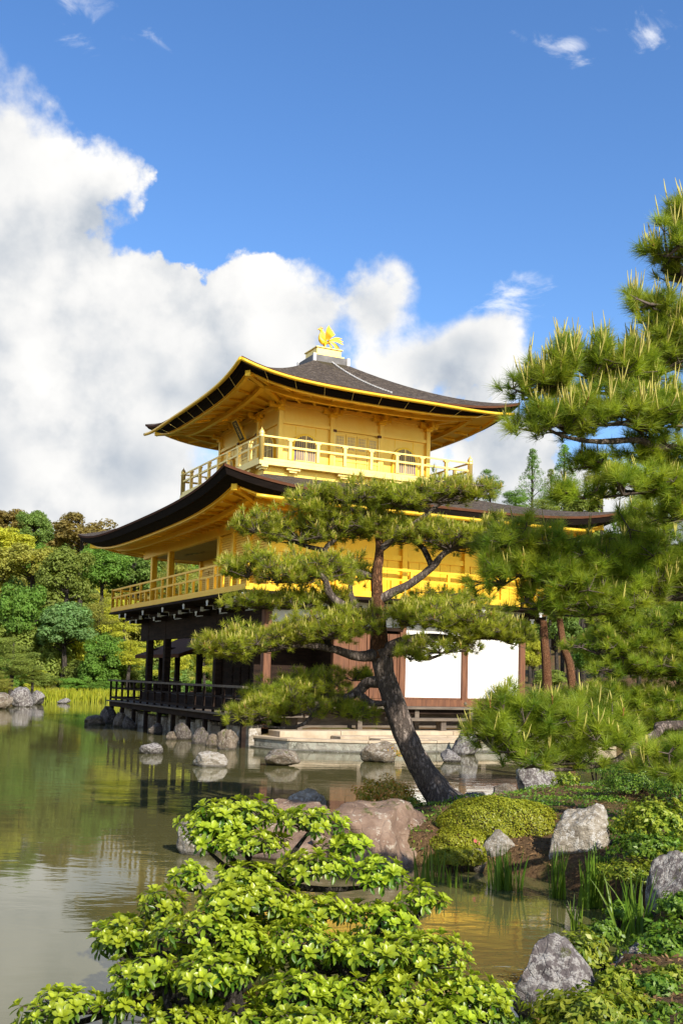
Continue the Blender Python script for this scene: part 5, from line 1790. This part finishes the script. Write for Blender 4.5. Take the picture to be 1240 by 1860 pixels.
px_shrub('yellow-green ferny shrub trailing over the bank above the iris', 1150, 1590, 60, 26, 8.6, 1800, 0.036, 0.014, 'yellow_shrub', 8, lump=0.25, tight=0.2)
px_shrub('small green plant at the foot of the tall pale boulder', 1105, 1572, 26, 18, 9.7, 600, 0.04, 0.016, 'green_shrub', 9, lump=0.25, tight=0.2)
px_shrub('tiny fern between the small stones at the waterline', 965, 1570, 26, 14, 10.7, 500, 0.04, 0.014, 'green_shrub', 10, lump=0.25, tight=0.2)
px_shrub('yellow-green shrub with reddish tips behind the pointed grey boulder', 1062, 1738, 46, 46, 6.35, 620, 0.052, 0.022, 'yellow_shrub', 11, lump=0.22, tight=0.2)
px_shrub('low bright shrub with pinkish tips in front of the pointed grey boulder', 1070, 1848, 105, 40, 5.0, 1500, 0.052, 0.021, 'yellow_shrub', 12, lump=0.22, tight=0.2)
px_shrub('dark green shrub on the right bank in shade beside the dark wet boulder', 1215, 1735, 62, 54, 6.5, 1900, 0.045, 0.020, 'green_shrub', 13, lump=0.22, tight=0.18)
px_shrub('low green ground shrub over the bare soil corner', 1190, 1800, 50, 26, 5.7, 800, 0.04, 0.018, 'green_shrub', 14, lump=0.22, tight=0.18)
px_shrub('light green sprig beside the low dark stone at the back of the peninsula', 1028, 1425, 26, 24, 14.6, 500, 0.05, 0.024, 'yellow_shrub', 15, lump=0.22, tight=0.18)
px_shrub('red-leaved sprig growing on the rock before the landing kerb', 712, 1370, 18, 14, 23.9, 260, 0.06, 0.03, 'red_shrub', 16, lump=0.22, tight=0.2, stems=3)

extra = [(1150, 1835, 44, 26, 5.3, 'yellow_shrub', 'bright tuft on the bank between the bottom shrubs'), (1225, 1790, 44, 30, 5.9, 'yellow_shrub', 'bright shrub in front of the shaded dark shrub'), (1095, 1700, 30, 24, 6.9, 'green_shrub', 'leafy plant behind the pointed boulder by the iris'),
         (1235, 1650, 40, 26, 7.4, 'green_shrub', 'green tuft at the foot of the large dark grey boulder'), (1110, 1475, 40, 26, 12.2, 'green_shrub', 'dark low bush behind the tall pale boulder'),
         (1230, 1440, 40, 40, 12.0, 'green_shrub', 'dark bush against the trunk of the black pine'), (1085, 1395, 40, 22, 16.5, 'green_shrub', 'low bush at the back of the peninsula by the water'),
         (1230, 1570, 46, 30, 8.6, 'yellow_shrub', 'yellow-green tuft on the bank above the large dark boulder'), (1130, 1660, 30, 18, 7.95, 'green_shrub', 'small leafy plant at the iris bank'),
         (1165, 1770, 34, 24, 6.2, 'green_shrub', 'leafy sprig against the dark wet boulder'), (1120, 1790, 34, 26, 5.75, 'yellow_shrub', 'yellow-green sprig right of the pointed boulder'),
         (1215, 1850, 40, 22, 5.05, 'green_shrub', 'low green tuft on the bare soil corner'), (1135, 1510, 30, 22, 10.3, 'green_shrub', 'small leafy bush beside the tall pale boulder'),
         (1060, 1448, 34, 12, 13.6, 'yellow_shrub', 'flat mossy cushion on the soil behind the azalea')]
for k_, (x_, y_, hw_, hh_, Y_, mt_, lb_) in enumerate(extra):
    px_shrub(lb_, x_, y_, hw_, hh_, Y_, int(900 + 9 * hw_), 0.042, 0.018, mt_, 60 + k_, lump=0.22, tight=0.18)
# fallen needles, moss tufts and small ground plants on the near bank
r = np.random.default_rng(91)
K = 40000
gxx, gyy = r.uniform(0.2, 6.5, K), r.uniform(4.2, 17, K)
gh = ground_h(gxx, gyy)
ok = gh > 0.07
gxx, gyy, gh = gxx[ok], gyy[ok], gh[ok]
patch = wob(gxx, gyy, 1.3, 2.2) + 0.6 * wob(gxx, gyy, 3.1, 0.4)
mossy = patch > -0.35
P = np.stack([gxx, gyy, gh + 0.012], -1)
for sel, mt_, nm_, lb_, L_, W_, up_ in ((mossy, 'green_shrub', 'ground_plants', 'low mossy ground plants over the near bank', 0.045, 0.02, 0.5), (~mossy, 'litter', 'leaf_litter', 'brown fallen needles and leaves over the near bank', 0.05, 0.012, 1.6)):
    if mt_ == 'litter':
        M['litter'] = leaf_mat('fallen_needles', (0.10, 0.055, 0.025), (0.34, 0.20, 0.09), 0.1, 0.8, 0.1)
    n_ = int(sel.sum())
    V, F_, T = leaf_quads(r, P[sel] + np.array([0, 0, 0.012]) * r.uniform(0, 2, n_)[:, None] * (1 if mt_ != 'litter' else 0.2), unit(rand_dirs(r, n_) + np.array([0, 0, up_])), L_, W_, 0.2)
    tag(link(nm_, fast_mesh(nm_, V, F_, M[mt_], False, T)), lb_, 'ground cover', kind='stuff')

# the single pink azalea flower at the edge of the mound
fl = MB()
for k in range(5):
    a = k * 1.2566
    fl.add([(0, 0, 0), (0.012 * math.cos(a - .5), 0.012 * math.sin(a - .5), 0.01), (0.026 * math.cos(a), 0.026 * math.sin(a), 0.012), (0.012 * math.cos(a + .5), 0.012 * math.sin(a + .5), 0.01)], [(0, 1, 2, 3)])
M['pink'] = two_tone('pink_petals', (0.55, 0.08, 0.14), (0.65, 0.14, 0.2), 0.5, 30.0)
for k, (x_, y_) in enumerate(((862, 1528), (868, 1533))):
    o = fl.build('azalea_flower', M['pink'], None, loc=at(x_, y_, 10.62), rot=(R(65), 0, 0.3 + k))
    tag(o, 'small pink azalea flower on the side of the clipped mound', 'flower', 'pink azalea flowers')

# ------------------------------------------------------------------ iris and reeds
def iris(label, px, py, n, hgt, spread, seed, z=0.0, lean=0.16):
    r = random.Random(seed)
    c = on(px, py, z)
    root = empty('iris_clump', c)
    tag(root, label, 'iris')
    for k in range(int(n * 1.5)):
        bx, by = r.gauss(0, spread * 0.62), r.gauss(0, spread * 0.4)
        a = r.uniform(0, 6.283)
        ln = lean * r.uniform(0.1, 1.6)
        h = hgt * r.uniform(0.6, 1.1)
        dx, dy = math.cos(a) * ln * h, math.sin(a) * ln * h
        wd = 0.022 * r.uniform(0.7, 1.2)
        fa = r.uniform(0, 6.283)
        sx_, sy_ = math.cos(fa), math.sin(fa)
        V, T = [], []
        tt = r.uniform(0.1, 0.8)
        for j in range(7):
            q = j / 6
            cx_, cy_, cz_ = bx + dx * q * q, by + dy * q * q, -0.12 + (h + 0.12) * (q - 0.10 * ln * q ** 4)
            w_ = wd * (1 - q ** 3.2) * 0.5 + 0.0006
            V += [(cx_ - sx_ * w_, cy_ - sy_ * w_, cz_), (cx_ + sy_ * 0.003, cy_ - sx_ * 0.003, cz_), (cx_ + sx_ * w_, cy_ + sy_ * w_, cz_)]
            T += [min(1, tt + 0.35 * (1 - q))] * 3
        F_ = []
        for j in range(6):
            F_ += [(j * 3, j * 3 + 1, j * 3 + 4, j * 3 + 3), (j * 3 + 1, j * 3 + 2, j * 3 + 5, j * 3 + 4)]
        link('blade', fast_mesh('blade', V, F_, M['iris'], True, T), root)


iris('sparse iris clump in the water before the brown boulder', 772, 1602, 16, 0.34, 0.13, 1)
iris('thin iris shoots in the water before the azalea spill', 828, 1612, 7, 0.24, 0.07, 2)
iris('iris clump in the water before the small white stone', 915, 1616, 26, 0.40, 0.10, 3)
iris('slender pair of iris shoots before the tall pale boulder', 1008, 1632, 15, 0.44, 0.07, 4)
iris('dense tall iris clump in the water beside the tall pale boulder', 1076, 1648, 34, 0.50, 0.085, 5)
iris('spreading iris clump nearest the dark wet boulder', 1140, 1718, 18, 0.52, 0.11, 6, lean=0.34)
iris('young iris blades in the water behind the fresh-leaved bush', 500, 1850, 14, 0.24, 0.10, 7)
iris('few iris blades in the water left of the fresh-leaved bush', 205, 1852, 6, 0.22, 0.05, 8)
iris('loose iris blades behind the pointed grey boulder', 1045, 1690, 8, 0.25, 0.06, 9, lean=0.3)

r = np.random.default_rng(77)
K = 2600
RX_ = r.uniform(-21, -12.5, K)
RY_ = 66.5 + (RX_ + 17) * 0.75 + r.normal(0, 1.2, K)
P = np.stack([RX_, RY_, np.full(K, -0.1)], -1)
Q = P + np.stack([r.normal(0, 0.12, K), r.normal(0, 0.12, K), r.uniform(0.45, 0.95, K)], -1)
V1, F1 = spikes(r, P, Q, 0.045, 0.008)
tag(link('reed_bed', fast_mesh('reed_bed', V1, F1, M['reed'], False, np.repeat(r.uniform(0, 1, K), 6))), 'bright yellow-green reeds standing along the far shore', 'reeds', kind='stuff')

# ------------------------------------------------------------------ background trees
def blobs_crown(seed, kind):
    """leaf-card crown in a unit box; returns shared mesh data"""
    r = np.random.default_rng(seed)
    Cs, Ns, Ts = [], [], []
    if kind == 'broad':
        nb_ = 42
        d = rand_dirs(r, nb_, -0.55)
        cen = d * (r.uniform(0.45, 0.78, nb_))[:, None]
        rad = r.uniform(0.20, 0.34, nb_)
        per, L, W = 190, 0.085, 0.055
    elif kind == 'pine':
        nb_ = 30
        z = r.uniform(-0.8, 0.85, 30)
        a = r.uniform(0, 6.28, nb_)
        q = (0.95 - 0.45 * (z + 1) / 2) * r.uniform(0.25, 0.8, nb_)
        cen = np.stack([q * np.cos(a), q * np.sin(a), z], -1)
        rad = r.uniform(0.24, 0.38, nb_)
        per, L, W = 240, 0.085, 0.022
    else:                                    # tall conifer with sparse whorls of short branches
        nb_ = 46
        z = np.linspace(-0.75, 0.97, nb_)
        a = np.arange(nb_) * 2.4 + r.uniform(-0.4, 0.4, nb_)
        q = (1.02 - z) * 0.48 * r.uniform(0.45, 1.0, nb_)
        cen = np.stack([q * np.cos(a), q * np.sin(a), z + r.normal(0, 0.02, nb_)], -1)
        rad = r.uniform(0.14, 0.26, nb_) * (1.25 - 0.5 * z)
        per, L, W = 110, 0.06, 0.022
    for i in range(nb_):
        e = rand_dirs(r, per, -0.6 if kind == 'broad' else -0.9)
        flat = {'broad': 0.8, 'pine': 0.48, 'conifer': 0.42}[kind]
        rr_ = (r.uniform(0.25, 1.0, per) ** 0.45)
        p = cen[i] + e * np.array([1, 1, flat]) * rad[i] * rr_[:, None]
        Cs.append(p)
        Ns.append(unit(e + np.array([0, 0, 0.5]) + rand_dirs(r, per) * 0.8))
        Ts.append(np.clip(r.uniform(0.0, 0.55, 1) + r.uniform(0, 0.45, per), 0, 1))
    V, F_, T = leaf_quads(r, np.concatenate(Cs), np.concatenate(Ns), L, W, 0.2, np.concatenate(Ts))
    return fast_mesh('crown', V, F_, M['foliage'], False, T), cen


CROWN = {k: [blobs_crown(300 + 10 * i + len(k), k) for i in range(n)] for k, n in (('broad', 4), ('pine', 2), ('conifer', 2))}
TRUNK, LIMBS = {}, {}


def trunk_mesh(kind, i):
    """lower trunk from the ground (z = -1) to the crown centre (z = 0), and the limbs inside the crown"""
    if (kind, i) not in TRUNK:
        cen = CROWN[kind][i][1]
        TRUNK[(kind, i)] = MB().tube([(0, 0, -1.05), (0.03, 0.02, -0.6), (-0.02, 0.0, -0.2), (0.0, 0.0, 0.02)], [0.085, 0.065, 0.055, 0.046], 8).mesh('trunk', M['bark_dark'], True)
        mb = MB()
        mb.tube([(0, 0, -0.1), (0.01, 0.01, 0.3), (0.0, 0.0, 0.93 if kind == 'conifer' else 0.55)], [0.046, 0.034, 0.010], 7)
        for c_ in cen[::2]:
            z0 = max(-0.9, c_[2] - 0.3)
            mb.tube([(0, 0, z0), (c_[0] * 0.5, c_[1] * 0.5, (z0 + c_[2]) / 2 + 0.02), (c_[0], c_[1], c_[2])], [0.020, 0.014, 0.006], 5)
        LIMBS[(kind, i)] = mb.mesh('limbs', M['bark_dark'], True)
    return TRUNK[(kind, i)], LIMBS[(kind, i)]


cols = dict(olive=(0.20, 0.195, 0.045), yellow=(0.27, 0.27, 0.035), green=(0.095, 0.165, 0.03), blue=(0.11, 0.18, 0.07), bronze=(0.19, 0.145, 0.05), dark=(0.095, 0.14, 0.035), mid=(0.14, 0.17, 0.04))
count_tree = 0
WORD = dict(olive='olive-green', yellow='yellow-green', green='fresh green', blue='blue-green', bronze='bronze-tinted', dark='dark green', mid='soft green')


def tree(kind, base, zc, rx, rz, col, label, group=None, name='tree', var=None, cat='tree', jit=True):
    """crown centre height zc above the water, half sizes rx, rz; trunk runs down to the ground"""
    global count_tree
    i = (count_tree if var is None else var) % len(CROWN[kind])
    count_tree += 1
    rs_ = random.Random(count_tree * 7)
    zg = gz(base[0], base[1])
    root = empty(name, (base[0], base[1], zg))
    tag(root, label, cat, group)
    rz_ = rs_.uniform(0, 6.28)
    cr = link('crown', CROWN[kind][i][0], root, (0, 0, zc - zg), (0, 0, rz_), (rx, rx, rz))
    f = rs_.uniform(0.85, 1.18) if jit else 1.0
    cr.color = (col[0] * f, col[1] * f, col[2] * f, 1)
    tm, lm = trunk_mesh(kind, i)
    link('trunk', tm, root, (0, 0, zc - zg), (0, 0, rz_), (rx, rx, max(0.1, zc - zg)))
    link('limbs', lm, root, (0, 0, zc - zg), (0, 0, rz_), (rx, rx, rz))
    return root


def px_tree(kind, x, y, hw, hh, Y, col, label, group=None, **k):
    c_, rx, rz = px_pad(x, y, hw, hh, Y)
    return tree(kind, (c_.x, c_.y), c_.z, rx, rz, cols[col], label, group, **k)


LEFT = [('broad', 10, 948, 48, 34, 96, 'bronze', 'ochre-crowned broadleaf tree high on the wooded far bank'),
        ('broad', 62, 962, 36, 40, 93, 'dark', 'dark-hollowed olive tree beside the ochre crown on the far bank'),
        ('broad', 12, 985, 52, 34, 88, 'yellow', 'bright yellow-green tree below the ochre crown'),
        ('broad', 150, 970, 62, 44, 100, 'bronze', 'large bronze-brown crown on the hillside beside the lower roof tip'),
        ('broad', 60, 1020, 62, 44, 85, 'olive', 'broad olive-green tree in the middle of the far bank'),
        ('broad', 122, 1045, 54, 54, 82, 'mid', 'rounded olive tree standing before the bronze crown'),
        ('broad', 188, 1030, 50, 46, 87, 'green', 'dark green tree under the bronze crown'),
        ('broad', 246, 1046, 54, 50, 90, 'dark', 'shadowy green tree behind the gold balcony corner'),
        ('broad', 40, 1110, 46, 68, 77, 'green', 'fresh green feathery tree on the far shore'),
        ('broad', 118, 1140, 60, 50, 76, 'blue', 'blue-green bushy tree on the far shore'),
        ('pine', 180, 1115, 50, 46, 79, 'olive', 'layered olive pine behind the blue-green tree'),
        ('pine', 226, 1125, 56, 48, 76, 'yellow', 'layered yellow-green pine beside the deck corner'),
        ('pine', 320, 1052, 60, 58, 82, 'olive', 'pine seen through the upper porch columns'),
        ('pine', 236, 1192, 56, 34, 74, 'yellow', 'low spreading pine on the shore behind the deck railing'),
        ('broad', 190, 1190, 40, 44, 74, 'green', 'young green tree at the shore between the pines'),
        ('pine', 320, 1195, 52, 46, 66, 'yellow', 'bright pine seen through the open lower porch'),
        ('pine', 372, 1180, 46, 46, 68, 'yellow', 'second bright pine seen through the lower porch'),
        ('broad', -20, 1060, 50, 60, 84, 'olive', 'olive tree at the edge of the far wood'),
        ('pine', 25, 1190, 66, 42, 60, 'mid', 'spreading shore pine above the grey rocks'),
        ('pine', 60, 1225, 44, 20, 61, 'mid', 'low pine bough beside the spreading shore pine'),
        ('pine', -10, 1235, 50, 24, 57, 'olive', 'low clipped pine over the rust-brown rock'),
        ('broad', 128, 1245, 40, 16, 70, 'green', 'low green bush above the reeds'),
        ('broad', 80, 1238, 34, 18, 68, 'mid', 'low olive bush above the reeds beside the pine'),
        ('broad', 190, 1250, 40, 16, 72, 'green', 'low bush above the reeds beside the deck')]
for k_, x, y, hw, hh, Y, c_, lb in LEFT:
    if k_ == 'broad' and hh > 20:
        hw, hh, y = hw * 1.18, hh * 1.22, y + 6
    px_tree(k_, x, y, hw, hh, Y, c_, lb, cat='bush' if lb.startswith('low') and 'bush' in lb else 'tree', name='bush' if 'bush above' in lb else ('pine_tree' if k_ == 'pine' else 'broadleaf_tree'))
RIGHT = [('pine', 890, 878, 34, 34, 62, 'green', 'dark round-tufted pine peeping over the lower roof'),
         ('conifer', 966, 872, 40, 58, 72, 'green', 'slim sparse conifer behind the lower roof'),
         ('conifer', 1024, 868, 46, 62, 74, 'green', 'taller sparse conifer beside the slim one behind the roof'),
         ('pine', 1092, 880, 56, 56, 66, 'olive', 'broad ochre-green pine behind the roof tip'),
         ('pine', 985, 920, 50, 24, 60, 'mid', 'low bushy pine crown behind the roof edge'),
         ('pine', 935, 912, 44, 26, 64, 'green', 'low green pine crown between the round-tufted pine and the slim conifer'),
         ('broad', 1050, 925, 50, 30, 66, 'mid', 'leafy crown behind the lower roof below the tall conifer'),
         ('conifer', 1000, 895, 34, 44, 78, 'mid', 'small conifer standing between the two sparse conifers'),
         ('pine', 1180, 900, 60, 60, 60, 'mid', 'olive pine behind the black pine boughs'),
         ('broad', 1080, 1190, 56, 62, 52, 'green', 'green garden tree behind the pavilion yard'),
         ('broad', 1160, 1150, 66, 66, 54, 'mid', 'olive garden tree behind the black pine'),
         ('broad', 1230, 1210, 56, 66, 50, 'green', 'dark green garden tree at the yard edge'),
         ('broad', 968, 1190, 26, 46, 56, 'yellow', 'fresh yellow-green tree beside the white panels'),
         ('broad', 1010, 1140, 56, 70, 62, 'dark', 'dark wood edge behind the red-barked trunks'),
         ('broad', 1060, 1010, 70, 90, 70, 'mid', 'tall green tree behind the east eave'),
         ('broad', 1150, 1010, 70, 100, 68, 'green', 'tall dark tree behind the black pine boughs'),
         ('broad', 1230, 1060, 70, 100, 66, 'mid', 'tall olive tree far behind the right bank')]
for k_, x, y, hw, hh, Y, c_, lb in RIGHT:
    px_tree(k_, x, y, hw, hh, Y, c_, lb, name='pine_tree' if k_ == 'pine' else ('conifer' if k_ == 'conifer' else 'broadleaf_tree'))
for x, y, hw, hh, Y, c_, lb in [(985, 1264, 34, 15, 44, 'yellow', 'clipped yellow-green bush at the pavilion corner'), (1035, 1264, 34, 15, 45, 'yellow', 'second clipped bush beside the corner bush'),
                                (1000, 1235, 40, 24, 50, 'mid', 'loose green bush behind the clipped bushes'), (1100, 1270, 44, 22, 42, 'mid', 'green bush in the yard under the pine'),
                                (1180, 1275, 50, 26, 38, 'green', 'dark bush in the yard beside the right bank'), (900, 1262, 1, 1, 40, 'mid', '')]:
    if lb:
        px_tree('broad', x, y, hw, hh, Y, c_, lb, cat='bush', name='bush')
ur = random.Random(29)
for k in range(46):
    ang = ur.uniform(-0.345, -0.12)
    Y = ur.uniform(77, 92)
    X = ang * Y
    zg_ = gz(X, Y)
    if zg_ < 0.4:
        continue
    rx_ = ur.uniform(1.8, 3.0)
    c_ = ur.choice(['green', 'mid', 'olive', 'yellow', 'olive', 'mid'])
    tree('broad', (X, Y), zg_ + rx_ * 0.75, rx_, rx_ * ur.uniform(0.9, 1.4), cols[c_], f'young {WORD[c_]} tree filling the lower storey of the far wood', f'young {WORD[c_]} trees of the far wood', name='broadleaf_tree')
for k in range(34):
    X = -24 + k * 0.72 + ur.uniform(-0.5, 0.5)
    Y = 75.5 + max(0, -16 - X) * -0.9 + ur.uniform(-1.5, 5)
    zg_ = gz(X, Y)
    if zg_ < 0.25:
        continue
    rx_ = ur.uniform(0.9, 1.9)
    c_ = ur.choice(['green', 'mid', 'olive', 'yellow', 'blue', 'dark'])
    tree('broad', (X, Y), zg_ + rx_ * 0.5, rx_, rx_ * ur.uniform(0.7, 1.1), cols[c_], f'rounded {WORD[c_]} bush at the foot of the far wood', f'{WORD[c_]} bushes along the far shore', name='bush', cat='bush')
# red-barked pine trunks in the yard
for k, (pts, rad, lb) in enumerate([([(994, 1262, 43), (992, 1215, 43), (988, 1165, 43), (985, 1110, 43)], [0.22, 0.19, 0.17, 0.14], 'upright red-barked pine in the yard behind the white panels'),
                                    ([(1042, 1262, 44), (1035, 1215, 44), (1022, 1170, 44), (1014, 1110, 44)], [0.2, 0.17, 0.15, 0.12], 'leaning red-barked pine in the yard')]):
    root = empty('pine_tree')
    tag(root, lb, 'pine tree')
    P = [at(*p) for p in pts]
    P[0].z = gz(P[0].x, P[0].y) - 0.1
    o = tube_obj('trunk', P, rad, M['bark_orange'], root, 12, 6)
    cr = link('crown', CROWN['pine'][k][0], root, P[-1] + Vector((0.2, 0, 0.6)), (0, 0, k), (1.6, 1.6, 1.0))
    cr.color = (*cols['mid'], 1)
# the wooded hill: one label, told apart only by place
hr = random.Random(17)

placed = []
tries = 0
while len(placed) < 190 and tries < 6000:
    tries += 1
    Y = hr.uniform(86, 260)
    side = hr.random()
    ang = hr.uniform(-0.40, -0.10) if side < 0.62 else hr.uniform(0.08, 0.40)
    X = ang * Y
    if any((X - a) ** 2 + (Y - b) ** 2 < (4.2 + 0.012 * Y) ** 2 for a, b in placed):
        continue
    zg = gz(X, Y)
    if zg < 0.4:
        continue
    placed.append((X, Y))
    rx = hr.uniform(3.0, 4.8)
    rz = rx * hr.uniform(0.8, 1.15)
    c_ = hr.choice(['olive', 'mid', 'mid', 'green', 'dark', 'bronze', 'yellow'])
    tree('broad', (X, Y), zg + rz * 0.95, rx, rz, cols[c_], f'{WORD[c_]} broadleaf crown in the wood covering the hillside behind the pond', f'{WORD[c_]} trees of the hillside wood', name='broadleaf_tree')
